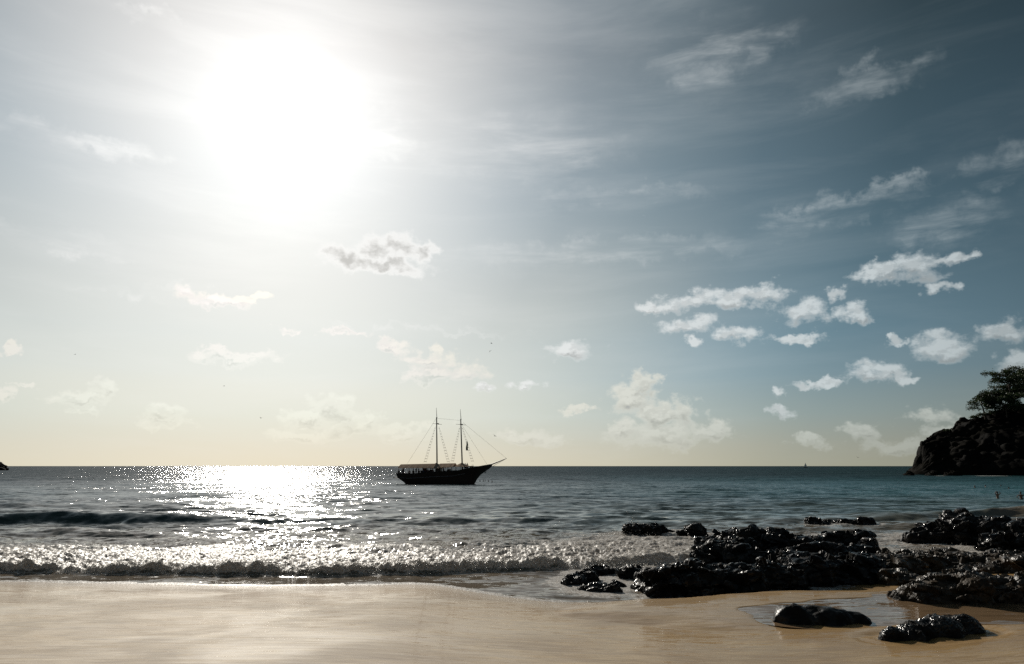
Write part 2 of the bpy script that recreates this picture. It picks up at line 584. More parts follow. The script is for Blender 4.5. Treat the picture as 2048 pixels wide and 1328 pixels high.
# ------------------------------------------------------------------ materials
def m_sea(T):
    geo = T.n('ShaderNodeNewGeometry')
    pos = geo.outputs['Position']
    at_f = T.n('ShaderNodeAttribute', attribute_name='foam')
    at_s = T.n('ShaderNodeAttribute', attribute_name='shallow')
    foam_a = at_f.outputs['Fac']; shal = at_s.outputs['Fac']
    p2 = T.vmath('MULTIPLY', pos, (0.42, 1.0, 0.0))
    # fractal ripples, from wind patches tens of metres long down to capillary waves
    a = T.vmath('SUBTRACT', T.noise(p2, 2.6, 6.0, .66, col=True), (.5, .5, .5))
    b = T.vmath('SUBTRACT', T.noise(p2, .16, 7.0, .74, col=True), (.5, .5, .5))
    cc = T.vmath('SUBTRACT', T.noise(p2, .55, 3.0, .6, col=True), (.5, .5, .5))
    patch = T.noise(p2, .05, 4.0, .6)
    # foam: streaks and lace
    fn = T.noise(T.vmath('MULTIPLY', pos, (.8, 1.25, 0)), 1.6, 8.0, .68, dist=.5)
    fn2 = T.noise(T.vmath('MULTIPLY', pos, (1.0, 1.3, 1.0)), 9.0, 5.0, .65)
    fm = T.math('ADD', foam_a, T.math('ADD', T.math('MULTIPLY', T.math('SUBTRACT', fn, .5), 1.35), T.math('MULTIPLY', T.math('SUBTRACT', fn2, .5), .55)))
    fm = T.smooth(fm, .54, .72)
    st = T.math('ADD', .50, T.math('MULTIPLY', T.smooth(patch, .38, .62), .35))
    d = T.vmath('ADD', T.vmath('MULTIPLY', a, (1.7, 2.1, 0)), T.vmath('ADD', T.vmath('MULTIPLY', b, (1.2, 1.6, 0)), T.vmath('MULTIPLY', cc, (.7, 1.7, 0))))
    d = T.vmath('SCALE', d, scale=st)
    dcal = T.math('SUBTRACT', 1.0, T.math('MULTIPLY', shal, .10))
    d = T.vmath('SCALE', d, scale=dcal)
    # at grazing view only the wave faces turned towards the viewer are seen
    I = geo.outputs['Incoming']
    Ih = T.vmath('NORMALIZE', T.vmath('MULTIPLY', I, (1, 1, 0)))
    dv = T.vmath('DOT_PRODUCT', d, Ih)
    si = T.n('ShaderNodeSeparateXYZ'); T.ln(I, si.inputs[0])
    gz = T.smooth(si.outputs[2], .11, .02)
    ex = T.math('MULTIPLY', T.math('ADD', T.math('SUBTRACT', T.math('ABSOLUTE', dv), dv), T.smooth(si.outputs[2], .030, .006, .07, .24)), gz)
    d = T.vmath('ADD', d, T.vmath('SCALE', Ih, scale=ex))
    nrm = T.vmath('NORMALIZE', T.vmath('ADD', geo.outputs['Normal'], d))
    deep = T.mix(T.smooth(T.noise(p2, .03, 3, .5), .4, .62), (.012, .034, .036, 1), (.020, .052, .052, 1))
    sp_ = T.n('ShaderNodeSeparateXYZ'); T.ln(pos, sp_.inputs[0])
    deep = T.mix(T.math('MULTIPLY', T.smooth(sp_.outputs[1], 300.0, 70.0), T.smooth(sp_.outputs[0], 0.0, 60.0)), deep, (.026, .088, .096, 1))
    col = T.mix(shal, deep, (.150, .118, .084, 1))
    w = principled(T, col, .09, .5, nrm, 1.333)
    # foam
    fcol = T.mix(T.smooth(fn2, .35, .7), (.50, .45, .39, 1), (.82, .81, .79, 1))
    fd = T.vmath('SUBTRACT', T.noise(pos, 24.0, 4.0, .7, col=True), (.5, .5, .5))
    fnr = T.vmath('NORMALIZE', T.vmath('ADD', geo.outputs['Normal'], T.vmath('SCALE', fd, scale=2.0)))
    f = principled(T, fcol, .42, .35, fnr, 1.333)
    tr = T.n('ShaderNodeBsdfTranslucent'); T.ln(fcol, tr.inputs[0]); T.ln(fnr, tr.inputs[1])
    f2 = T.n('ShaderNodeMixShader'); f2.inputs[0].default_value = .45
    T.ln(f.outputs[0], f2.inputs[1]); T.ln(tr.outputs[0], f2.inputs[2])
    f = f2
    ms = T.n('ShaderNodeMixShader')
    T.ln(fm, ms.inputs[0]); T.ln(w.outputs[0], ms.inputs[1]); T.ln(f.outputs[0], ms.inputs[2])
    return ms.outputs[0]


def m_sand(T):
    geo = T.n('ShaderNodeNewGeometry')
    pos = geo.outputs['Position']
    wet = T.n('ShaderNodeAttribute', attribute_name='wet').outputs['Fac']
    swash = T.n('ShaderNodeAttribute', attribute_name='swash').outputs['Fac']
    big = T.noise(T.vmath('MULTIPLY', pos, (.42, .46, 0)), .8, 6.0, .55, dist=.5)
    streak = T.noise(T.vmath('MULTIPLY', pos, (.35, 3.2, 0)), 1.3, 6.0, .62, dist=.3)
    grain = T.noise(pos, 240.0, 3.0, .7)
    fine = T.noise(pos, 60.0, 3.0, .7)
    c = T.mix(T.smooth(streak, .3, .7), (.200, .112, .029, 1), (.270, .162, .048, 1))
    c = T.mix(T.math('MULTIPLY', T.smooth(big, .42, .66), .45), c, (.130, .080, .040, 1))
    c = T.mix(T.math('MULTIPLY', T.smooth(grain, .52, .72), .55), c, (.15, .105, .07, 1))
    # dark mineral specks left along the ripples
    sp = T.math('MULTIPLY', T.smooth(fine, .60, .72), T.smooth(streak, .52, .70))
    c = T.mix(T.math('MULTIPLY', sp, .6), c, (.07, .055, .045, 1))
    # ripples of the thin film of run-off
    rp = T.noise(T.vmath('MULTIPLY', pos, (.28, 2.6, 0)), 2.6, 7.0, .66, dist=.2)
    wv = T.vmath('SUBTRACT', T.noise(T.vmath('MULTIPLY', pos, (.45, 3.0, 0)), 4.5, 5.0, .66, col=True), (.5, .5, .5))
    gr = T.vmath('SUBTRACT', T.noise(pos, 110.0, 2.0, .6, col=True), (.5, .5, .5))
    d = T.vmath('ADD', T.vmath('MULTIPLY', wv, (.22, .55, 0)), T.vmath('MULTIPLY', gr, (.35, .35, 0)))
    nrm = T.vmath('NORMALIZE', T.vmath('ADD', geo.outputs['Normal'], d))
    film = T.math('MULTIPLY', wet, T.smooth(T.math('ADD', T.math('MULTIPLY', rp, .5), big), .88, .60), clamp=True)
    ro = T.math('SUBTRACT', .75, T.math('MULTIPLY', film, .15))
    b = principled(T, c, ro, .25, nrm, 1.4)
    bub = T.vmath('SUBTRACT', T.noise(pos, 34.0, 3.0, .7, col=True), (.5, .5, .5))
    wn = T.vmath('NORMALIZE', T.vmath('ADD', geo.outputs['Normal'], T.vmath('ADD', T.vmath('MULTIPLY', wv, (.045, .30, 0)), T.vmath('SCALE', bub, scale=T.math('MULTIPLY', swash, 1.1)))))
    T.put(b.inputs['Coat Weight'], T.math('MULTIPLY', T.math('ADD', T.math('ADD', T.math('MULTIPLY', film, .22), T.math('MULTIPLY', wet, .46)), T.math('MULTIPLY', swash, .30)), 1.0))
    b.inputs['Coat Roughness'].default_value = .045
    b.inputs['Coat IOR'].default_value = 1.36
    T.ln(wn, b.inputs['Coat Normal'])
    return b.outputs[0]


def m_pool(T):
    geo = T.n('ShaderNodeNewGeometry')
    pos = geo.outputs['Position']
    wv = T.vmath('SUBTRACT', T.noise(T.vmath('MULTIPLY', pos, (.30, 1.6, 0)), 2.2, 6.0, .62, col=True), (.5, .5, .5))
    nrm = T.vmath('NORMALIZE', T.vmath('ADD', geo.outputs['Normal'], T.vmath('MULTIPLY', wv, (.25, .6, 0))))
    b = principled(T, (.16, .105, .06), .06, .5, nrm, 1.333)
    return b.outputs[0]


def m_rock(col_a, col_b, wet=.8, glint=1.0, scale=1.0, spec=.4):
    def f(T):
        geo = T.n('ShaderNodeNewGeometry')
        pos = T.vmath('SCALE', geo.outputs['Position'], scale=scale)
        n = T.noise(pos, 2.2, 7, .65)
        n2 = T.noise(pos, 14.0, 5, .65)
        c = T.mix(T.smooth(n, .38, .64), col_a + (1,), col_b + (1,))
        c = T.mix(T.math('MULTIPLY', T.smooth(n2, .45, .7), .6), c, tuple(v * .45 for v in col_a) + (1,))
        h = T.math('ADD', n2, T.noise(T.vmath('MULTIPLY', pos, (.5, .7, 3.0)), 5.0, 5, .6))
        bm = T.n('ShaderNodeBump'); bm.inputs['Strength'].default_value = .4 * glint; bm.inputs['Distance'].default_value = .035 / scale
        T.ln(h, bm.inputs['Height'])
        w = T.smooth(T.noise(pos, 3.1, 5, .6), .42, .60)
        ro = T.math('SUBTRACT', .55 if wet else .8, T.math('MULTIPLY', w, .39 * wet))
        return principled(T, c, ro, T.math('ADD', spec * .25, T.math('MULTIPLY', w, spec * .9)), bm.outputs[0], 1.45).outputs[0]
    return f


M = {}
M['sea'] = material('sea_water', m_sea)
M['sand'] = material('wet_sand', m_sand)
M['pool'] = material('pool_water', m_pool)
M['rock'] = material('wet_black_rock', m_rock((.014, .012, .010), (.008, .0075, .007), 1.0, .8, 1.0, .3))
M['rock_smooth'] = material('smooth_black_rock', m_rock((.013, .011, .010), (.009, .009, .008), .5, .35, 1.0, .3))
M['rock_brown'] = material('brown_rock', m_rock((.055, .038, .022), (.015, .012, .009), .45))
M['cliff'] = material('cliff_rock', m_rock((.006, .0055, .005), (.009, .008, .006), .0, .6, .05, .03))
M['dark_wood'] = flat_mat('dark_wood', (.022, .013, .009), .5)
M['hull'] = flat_mat('hull_paint', (.040, .024, .018), .4, .3, 1.2)
M['hull_band'] = flat_mat('hull_band_paint', (.14, .12, .12), .45)
M['rope'] = flat_mat('rope', (.06, .045, .03), .8)
M['cabin'] = flat_mat('cabin_paint', (.05, .03, .02), .5)
M['flag'] = flat_mat('flag_cloth', (.008, .03, .018), .8)
M['skin'] = flat_mat('skin', (.16, .08, .05), .5)
M['hair'] = flat_mat('hair', (.012, .008, .006), .6)
M['shorts'] = flat_mat('shorts_cloth', (.03, .04, .09), .8)
M['shirt'] = flat_mat('shirt_cloth', (.10, .05, .04), .8)
M['feather'] = flat_mat('feathers', (.02, .018, .016), .7)
M['sail'] = flat_mat('sail_cloth', (.75, .72, .66), .7)
M['bark'] = flat_mat('bark', (.045, .032, .022), .8)


def m_awn(T):
    tc = T.n('ShaderNodeTexCoord')
    n = T.noise(T.vmath('MULTIPLY', tc.outputs['Object'], (3.0, .5, .5)), 2.0, 4, .6)
    c = T.mix(n, (.40, .30, .22, 1), (.62, .50, .40, 1))
    d = T.n('ShaderNodeBsdfDiffuse'); T.ln(c, d.inputs[0])
    t = T.n('ShaderNodeBsdfTranslucent'); T.ln(c, t.inputs[0])
    ms = T.n('ShaderNodeMixShader'); ms.inputs[0].default_value = .45
    T.ln(d.outputs[0], ms.inputs[1]); T.ln(t.outputs[0], ms.inputs[2])
    return ms.outputs[0]


M['awning'] = material('awning_canvas', m_awn)


def m_leaf(T):
    geo = T.n('ShaderNodeNewGeometry')
    n = T.noise(geo.outputs['Position'], .25, 4, .6)
    c = T.mix(T.smooth(n, .35, .65), (.018, .030, .012, 1), (.045, .065, .022, 1))
    d = principled(T, c, .55, .3)
    t = T.n('ShaderNodeBsdfTranslucent'); T.ln(c, t.inputs[0])
    ms = T.n('ShaderNodeMixShader'); ms.inputs[0].default_value = .25
    T.ln(d.outputs[0], ms.inputs[1]); T.ln(t.outputs[0], ms.inputs[2])
    return ms.outputs[0]


M['leaf'] = material('leaves', m_leaf)


def m_foam(T):
    geo = T.n('ShaderNodeNewGeometry')
    n = T.noise(geo.outputs['Position'], 12, 3, .6)
    c = T.mix(n, (.55, .52, .47, 1), (.82, .80, .76, 1))
    d = principled(T, c, .25, .5, None, 1.33)
    t = T.n('ShaderNodeBsdfTranslucent'); T.ln(c, t.inputs[0])
    ms = T.n('ShaderNodeMixShader'); ms.inputs[0].default_value = .35
    T.ln(d.outputs[0], ms.inputs[1]); T.ln(t.outputs[0], ms.inputs[2])
    return ms.outputs[0]


M['foam'] = material('spray', m_foam)


# ------------------------------------------------------------------ rock placement table
def foot(px, py):
    z = 0.0
    for _ in range(12):
        X, Y = at(px, py, z)
        z = max(0.0, float(sand_z(X, Y)))
    return X, Y, z


def mound(px, py, w, top, depth):
    """(centre x, y, half width, half depth, base z, top z) of a rock mass traced from the photo"""
    X, Y, z = foot(px, py)
    Yc = Y + depth / 2
    Xc, _ = at_y(px, py, Yc)
    _, Zt = at_y(px, top, Yc)
    return (Xc, Yc, w / 2 / FPX * Yc / math.cos(PITCH), depth / 2, z, max(Zt, z + .05))


ROCKS = [
    # name, label, material, voxel, mounds(px, foot, width, top, depth)
    ('rock', 'humped dark rock awash in the surf, first of the line left of the main outcrop', 'rock', .04,
     [(1285, 1070, 76, 1046, 1.2), (1312, 1068, 34, 1050, .9), (1262, 1072, 36, 1054, .8)]),
    ('rock', 'flat little stone barely above the foam between two surf rocks', 'rock', .035,
     [(1340, 1067, 34, 1060, .5), (1328, 1067, 20, 1057, .4)]),
    ('rock', 'small pointed dark rock in the surf with a peak at its middle', 'rock', .035,
     [(1394, 1078, 34, 1049, .9), (1368, 1074, 30, 1058, .7), (1410, 1078, 18, 1066, .6)]),
    ('rock', 'small notched rock in the water behind the outcrop, leftmost of a row of four', 'rock', .04,
     [(1628, 1052, 30, 1034, .9), (1642, 1053, 34, 1043, .8)]),
    ('rock', 'low wedge shaped rock second in the row of four behind the outcrop', 'rock', .04,
     [(1663, 1050, 30, 1039, .8), (1674, 1051, 20, 1044, .6)]),
    ('rock', 'third rock of the row of four behind the outcrop, with a shallow sloping top', 'rock', .04,
     [(1696, 1051, 32, 1039, .8), (1684, 1051, 18, 1045, .6)]),
    ('rock', 'rounded double topped rock at the right end of the row of four', 'rock', .04,
     [(1722, 1051, 24, 1034, .9), (1736, 1051, 24, 1037, .8)]),
    ('rock_outcrop', 'broken glistening black outcrop rising behind the long front ledge, waves breaking at its left', 'rock', .04,
     [(1415, 1112, 50, 1070, 1.2), (1462, 1100, 50, 1054, 1.3), (1500, 1104, 64, 1056, 1.4), (1440, 1128, 90, 1088, 1.4), (1400, 1130, 40, 1096, .8),
      (1550, 1106, 90, 1063, 1.4), (1610, 1106, 80, 1066, 1.3), (1668, 1106, 80, 1064, 1.3), (1716, 1106, 64, 1066, 1.1), (1736, 1112, 30, 1078, .8),
      (1520, 1128, 140, 1092, 1.6), (1620, 1126, 120, 1090, 1.4), (1700, 1122, 100, 1092, 1.2), (1484, 1118, 60, 1076, 1.0), (1640, 1130, 190, 1100, 1.5)]),
    ('rock_ledge', 'long high black rock ledge with a sheer dark face along the wet sand', 'rock', .036,
     [(1320, 1198, 60, 1142, 1.2), (1298, 1190, 46, 1152, 1.1), (1366, 1196, 70, 1127, 1.4), (1350, 1180, 90, 1134, 1.6), (1420, 1194, 90, 1130, 1.5), (1480, 1190, 100, 1130, 1.6),
      (1550, 1184, 100, 1124, 1.7), (1620, 1176, 110, 1116, 1.7), (1690, 1170, 100, 1112, 1.6), (1738, 1166, 60, 1118, 1.3), (1290, 1172, 40, 1140, 1.0)]),
    ('rock', 'jagged low rock awash at the left tip of the long ledge', 'rock', .03,
     [(1262, 1160, 50, 1132, .8), (1285, 1156, 40, 1136, .7), (1240, 1150, 30, 1136, .5)]),
    ('rock', 'low craggy rock streaming with water, farthest left in the swash', 'rock', .03,
     [(1196, 1152, 60, 1132, .7), (1170, 1166, 60, 1144, .7), (1150, 1172, 50, 1152, .6), (1215, 1144, 36, 1134, .5)]),
    ('rock', 'nearly submerged flat rock in the shallow water nearest the open sand', 'rock', .03,
     [(1206, 1186, 70, 1168, .6), (1176, 1182, 50, 1170, .5), (1236, 1176, 40, 1164, .5)]),
    ('rock_outcrop', 'tall black rock block at the right edge with foam washing its foot', 'rock', .05,
     [(1850, 1086, 60, 1058, 1.6), (1842, 1076, 24, 1052, .8), (1888, 1088, 80, 1040, 2.0), (1930, 1092, 80, 1034, 2.2), (1985, 1094, 110, 1036, 2.4), (2050, 1100, 130, 1040, 2.6), (2030, 1108, 130, 1062, 1.6), (1828, 1086, 30, 1070, .8), (2130, 1110, 130, 1046, 2.6), (2220, 1120, 150, 1056, 2.6)]),
    ('rock_slope', 'low brown weathered rock slope stretching between ledge and right block', 'rock_brown', .042,
     [(1780, 1160, 100, 1112, 2.0), (1830, 1146, 120, 1104, 2.4), (1880, 1136, 110, 1102, 2.4), (1930, 1146, 140, 1118, 2.6), (1800, 1172, 70, 1138, 1.2), (1990, 1146, 140, 1116, 2.4), (2060, 1146, 150, 1108, 2.6), (2150, 1146, 160, 1100, 2.6)]),
    ('rock', 'blunt nosed dark boulder lying on the sand below the brown slope', 'rock_brown', .034,
     [(1812, 1206, 54, 1178, .9), (1852, 1210, 80, 1168, 1.2), (1910, 1210, 110, 1153, 1.5), (1965, 1208, 110, 1152, 1.5), (1880, 1200, 80, 1160, 1.4), (2010, 1204, 70, 1160, 1.2)]),
    ('rock', 'pale brown upright boulder cut by the right edge above the sand', 'rock_brown', .034,
     [(2040, 1196, 80, 1136, 1.2), (2100, 1200, 90, 1120, 1.4), (2068, 1192, 60, 1148, .8)]),
    ('rock', 'smooth flat topped black rock lying alone in the shallow run-off', 'rock_smooth', .026,
     [(1600, 1250, 90, 1211, .9), (1650, 1250, 110, 1214, .9), (1696, 1248, 84, 1222, .7), (1570, 1246, 40, 1222, .6)]),
    ('rock', 'mussel crusted black rock nearest the camera, pointed low at its left end', 'rock', .024,
     [(1790, 1283, 60, 1264, .5), (1830, 1281, 80, 1246, .7), (1875, 1276, 90, 1234, .9), (1920, 1268, 76, 1233, .8), (1944, 1262, 34, 1246, .5)]),
]
MOUNDS = [[mound(*m) for m in r[4]] for r in ROCKS]


def near_rocks(X, Y):
    """smallest normalised radius to any rock mass standing in the water"""
    r = np.full(X.shape, 9.0)
    for ms in MOUNDS:
        for (xc, yc, a, b, z0, z1) in ms:
            if z0 < .12:
                r = np.minimum(r, np.sqrt(((X - xc) / (a + .25)) ** 2 + ((Y - yc) / (b + .45)) ** 2))
    return r


# ------------------------------------------------------------------ sea
def grid_faces(nr, nc):
    i = np.arange(nr * nc).reshape(nr, nc)
    return np.stack([i[:-1, :-1].ravel(), i[:-1, 1:].ravel(), i[1:, 1:].ravel(), i[1:, :-1].ravel()], 1)


def build_sea():
    # row spacing shrinks towards the beach
    ang = np.concatenate([np.linspace(11.9, 6.2, 250, endpoint=False), np.linspace(6.2, 1.2, 265, endpoint=False), np.geomspace(1.2, .5, 110, endpoint=False), np.geomspace(.5, .008, 70)])
    rows = CAM_H / np.tan(np.radians(ang))
    tcen = np.tan(np.linspace(-1, 1, 1080) * math.atan(.86))
    t = np.concatenate([np.linspace(-2.6, -.87, 40), tcen, np.linspace(.87, 2.6, 40)])
    Y, Tt = np.meshgrid(rows, t, indexing='ij')
    X = Y * Tt
    Z = np.zeros_like(X)
    rs = np.gradient(rows)[:, None] * np.ones_like(X)
    cs = Y * (2 * .86 / 1080)
    d = Y - shore_y(X)
    depth_k = sstep(d, 0.3, 14)
    r_ = np.random.RandomState(3)
    for k in range(46):
        lam = 0.45 * (7.5 / .45) ** (k / 45.0)
        th = r_.normal(0, .42)
        kx = math.sin(th) * 2 * math.pi / lam; ky = math.cos(th) * 2 * math.pi / lam
        amp = .0062 * lam ** .75 * r_.uniform(.6, 1.3)
        fade = np.clip(1.6 - 4.2 * np.maximum(rs * abs(math.cos(th)), cs * abs(math.sin(th))) / lam, 0, 1)
        ph = r_.uniform(0, 6.28) + 1.2 * perlin2(X / (lam * 5), Y / (lam * 5), 100 + k)
        w = kx * X + ky * Y + ph
        Z += amp * fade * (np.sin(w) + .22 * np.cos(2 * w)) * (.16 + .84 * depth_k)
    # swell about to break, highest at the left; a smaller one at the right
    wob = .9 * perlin2(X * .09, Y * 0, 8) + .3 * perlin2(X * .4, Y * 0, 9)
    u = Y - swell_y(X) - wob
    tl = X / Y
    hs = .54 * (1 - sstep(tl, -.64, -.24)) + .20 * sstep(tl, -.60, -.3) * (1 + .9 * perlin2(X * .25, Y * 0, 15)) + .52 * sstep(tl, .60, .80)
    hs = np.maximum(hs, .1)
    u = u + .35 * fbm2(X * .8, Y * .8, 17, 4, .55)
    face = sstep(u, -.35, 1.25); back = np.exp(-np.maximum(u - 1.25, 0) / 3.2)
    Z += hs * face * back
    # a second, lower swell further out
    u2 = Y - (swell_y(X) + 17) - 1.6 * perlin2(X * .05, Y * 0, 12)
    Z += .20 * sstep(u2, -1.0, 1.6) * np.exp(-np.maximum(u2 - 1.6, 0) / 4.0) * (.6 + .8 * perlin2(X * .08, Y * 0, 13))
    # the bore: a low broken wave with a steep tumbling front
    edge = .55 * perlin2(X * .55, Y * 0, 20) + .28 * perlin2(X * 1.7, Y * 0, 21) + .10 * perlin2(X * 5, Y * 0, 26)
    ub = Y - bore_y(X) - edge * .7
    lumps = np.maximum(0, perlin2(X * .85, ub * .9, 90)) * .20 + np.maximum(0, perlin2(X * 2.1, ub * 1.6, 91)) * .13
    hb = (.20 + .26 * perlin2(X * .19, Y * 0, 29) + .20 * perlin2(X * .5, Y * 0, 22) + .14 * perlin2(X * 2.3, Y * 0, 27)) * (1 - sstep(tl, .16, .36))
    fb = sstep(ub, -.05, .55); bk = .30 + .70 * np.exp(-np.maximum(ub - .42, 0) / 1.3)
    tail = 1 - sstep(ub, 3.5, 9.0)
    Z += lumps * fb * np.exp(-np.maximum(ub - .6, 0) / 1.4) * (1 - sstep(tl, .16, .36))
    Z += hb * fb * bk * tail
    turb = fb * (1 - sstep(ub, 5.0, 12.0)) * (1 - sstep(tl, .16, .40))
    Z += turb * .12 * fbm2(X * 1.3, Y * 1.5, 37, 3, .6, True)
    bil = fbm2(X * 1.9, Y * 2.2, 30, 5, .64, True)
    bil2 = fbm2(X * 7.5, Y * 8.0, 33, 3, .6, True)
    Z += turb * (.17 * bil + .06 * bil2 + .02) * (.70 + .75 * np.clip(perlin2(X * .6, Y * 0, 77) + .3, 0, 1) * np.exp(-np.maximum(ub - .3, 0) / 1.8))
    # choppy broken water between the bore and the swell
    mid = sstep(d, 2, 6) * (1 - sstep(u, -4, 1))
    Z += .055 * mid * fbm2(X * .9, Y * 2.0, 36, 5, .62, True)
    nr = near_rocks(X, Y)
    close = 1 - sstep(nr, 1.0, 1.9)
    Z += .06 * close * fbm2(X * 2.5, Y * 3, 40, 4, .6, True)
    # thin swash film: hardly any relief before the bore
    film = (1 - fb) * (1 - sstep(tl, .14, .34) * .97)
    Z = np.where(ub < .5, Z * (1 - film * .75) + .012, Z)
    foam = turb * (1.0 - .50 * sstep(ub, .6, 8.0) + .30 * perlin2(X * .35, Y * .6, 48)) + .12
    foam += .48 * close * (Y < 60)
    surf = sstep(tl, .02, .14) * sstep(d, 1.5, 5) * (1 - sstep(Y, 34, 44))
    foam += surf * (.46 + .45 * fbm2(X * .3, Y * .45, 47, 3))
    Z += surf * (1 - turb) * .05 * fbm2(X * 1.6, Y * 2.2, 49, 4, .62, True)
    lip = np.abs(Z - sand_z(X, Y))
    foam += .62 * (1 - sstep(lip, .004, .034)) * (ub < .3)
    foam += .33 * mid * sstep(fbm2(X * .22, Y * .5, 44, 3), -.15, .35)
    foam += .42 * np.exp(-((u - 1.2) / .5) ** 2) * sstep(tl, .66, .74)
    # surf at the foot of the headland
    for (pa, pb, am) in ((1864, 1890, .9), (1948, 2016, 1.0), (1786, 1804, .6)):
        xa, xb = at_y(pa, 949, 252.0)[0], at_y(pb, 949, 252.0)[0]
        foam += am * sstep(X, xa - 1, xa + 2) * (1 - sstep(X, xb - 3, xb + 1)) * np.exp(-((Y - 252) / 5.0) ** 2)
    foam += .42 * (ub < .15) * (1 - sstep(tl, .05, .3)) * (.6 + 1.2 * fbm2(X * .8, Y * 2.5, 58, 3))
    foam = np.clip(foam, 0, 1.1)
    shallow = 1 - sstep(d, 6.0, 34.0)
    shallow = np.maximum(shallow, .25 * (1 - sstep(d, 30, 60)))
    shallow = np.maximum(shallow, sstep(tl, .6, .72) * np.exp(-((u - .6) / 1.8) ** 2))
    # the face of the left swell is clear deep-green water
    shallow = np.where((tl < -.2), shallow * (1 - .75 * np.exp(-((u - .6) / 1.6) ** 2)), shallow)
    V = np.stack([X.ravel(), Y.ravel(), Z.ravel()], 1)
    o = mesh_obj('water', V, grid_faces(*X.shape), M['sea'], smooth=True)
    for nm, arr in (('foam', foam), ('shallow', shallow)):
        a = o.data.attributes.new(nm, 'FLOAT', 'POINT')
        a.data.foreach_set('value', arr.ravel().astype(np.float32))
    tag(o, kind='structure')
    return X, Y, Z, ub


def HEAD_FRONT(X):
    return np.interp(X, [140, 152, 160, 180, 200, 260, 400], [278, 268, 262, 256, 250, 240, 225])


SX, SY, SZ, SUB = build_sea()


def sea_height(x, y):
    i = np.argmin(np.abs(SY[:, 0] - y))
    j = np.argmin(np.abs(SX[i] - x))
    return float(SZ[i, j])


# ------------------------------------------------------------------ sand
def build_sand():
    xs = np.concatenate([np.linspace(-90, -21, 30, endpoint=False), np.arange(-21, 21, .055), np.linspace(21, 90, 30)])
    ys = np.concatenate([np.linspace(-45, 6, 26, endpoint=False), np.arange(6, 24.5, .05), np.linspace(24.6, 60, 60)])
    Y, X = np.meshgrid(ys, xs, indexing='ij')
    Z = sand_z(X, Y)
    d = shore_y(X) - Y
    k = sstep(d, .2, 2)
    Z = Z + k * (.0025 * fbm2(X * .9, Y * 6.0, 60, 3, .6) + .004 * fbm2(X * .5 + Y * .2, Y * 1.6, 63, 3))
    # dents scoured round the rocks
    for ms in MOUNDS:
        for (xc, yc, a, b, z0, z1) in ms:
            if z0 > .1:
                r = np.sqrt(((X - xc) / (a + .22)) ** 2 + ((Y - yc) / (b + .3)) ** 2)
                Z -= .02 * np.exp(-((r - 1.05) / .22) ** 2)
    V = np.stack([X.ravel(), Y.ravel(), Z.ravel()], 1)
    o = mesh_obj('ground', V, grid_faces(*X.shape), M['sand'], smooth=True)
    wet = (1 - sstep(d, 15, 24)) * (.75 + .5 * fbm2(X * .2, Y * .35, 66, 3))
    a = o.data.attributes.new('wet', 'FLOAT', 'POINT')
    a.data.foreach_set('value', np.clip(wet, 0, 1).ravel().astype(np.float32))
    a = o.data.attributes.new('swash', 'FLOAT', 'POINT')
    sw = (1 - sstep(d + .5 * fbm2(X * .5, Y * 1.2, 68, 3), .2, 1.9)) * (1 - sstep(X / Y, .05, .3))
    a.data.foreach_set('value', np.clip(sw, 0, 1).ravel().astype(np.float32))
    tag(o, kind='structure')


build_sand()


def build_pool():
    n = 64
    V = [(POOL_X, POOL_Y, POOL_Z)]
    for i in range(n):
        t = 2 * math.pi * i / n
        V.append((POOL_X + 6.9 * math.cos(t), POOL_Y + 2.38 * math.sin(t), POOL_Z))
    F = [(0, 1 + i, 1 + (i + 1) % n) for i in range(n)]
    o = mesh_obj('pool_water', V, F, M['pool'])
    tag(o, kind='structure')


build_pool()


# ------------------------------------------------------------------ rocks
def remeshed(V, F, voxel):
    me = bpy.data.meshes.new('tmp')
    me.from_pydata(V, [], F); me.update()
    o = bpy.data.objects.new('tmp', me)
    C.objects.link(o)
    md = o.modifiers.new('r', 'REMESH')
    md.mode = 'VOXEL'; md.voxel_size = voxel; md.adaptivity = 0
    dg = bpy.context.evaluated_depsgraph_get()
    ev = o.evaluated_get(dg)
    m2 = bpy.data.meshes.new_from_object(ev)
    bpy.data.objects.remove(o); bpy.data.meshes.remove(me)
    n = len(m2.vertices)
    co = np.empty(n * 3, np.float32); m2.vertices.foreach_get('co', co)
    no = np.empty(n * 3, np.float32); m2.vertices.foreach_get('normal', no)
    return m2, co.reshape(-1, 3).astype(np.float64), no.reshape(-1, 3).astype(np.float64)


def superblob(c, r, e=.62, rot=0.0, tilt=0.0, n=40, m=24, seed=0, lump=.16):
    """blocky rounded mass"""
    th = np.linspace(0, 2 * math.pi, n, endpoint=False)
    ph = np.linspace(-math.pi / 2, math.pi / 2, m)
    P, Tt = np.meshgrid(ph, th, indexing='ij')
    sp = lambda v: np.sign(v) * np.abs(v) ** e
    x = sp(np.cos(P)) * sp(np.cos(Tt)); y = sp(np.cos(P)) * sp(np.sin(Tt)); z = sp(np.sin(P))
    q = np.stack([x.ravel(), y.ravel(), z.ravel()], 1)
    q = q * (1 + lump * fbm3(q * 1.7 + seed * 7.3, seed, 3)[:, None])
    q = q * np.array(r)
    ca, sa = math.cos(rot), math.sin(rot)
    q = q @ np.array([[ca, sa, 0], [-sa, ca, 0], [0, 0, 1]])
    q[:, 2] += q[:, 0] * tilt
    q = q + np.array(c)
    F = []
    for i in range(m - 1):
        for k in range(n):
            F.append((i * n + k, i * n + (k + 1) % n, (i + 1) * n + (k + 1) % n, (i + 1) * n + k))
    return [tuple(v) for v in q], F


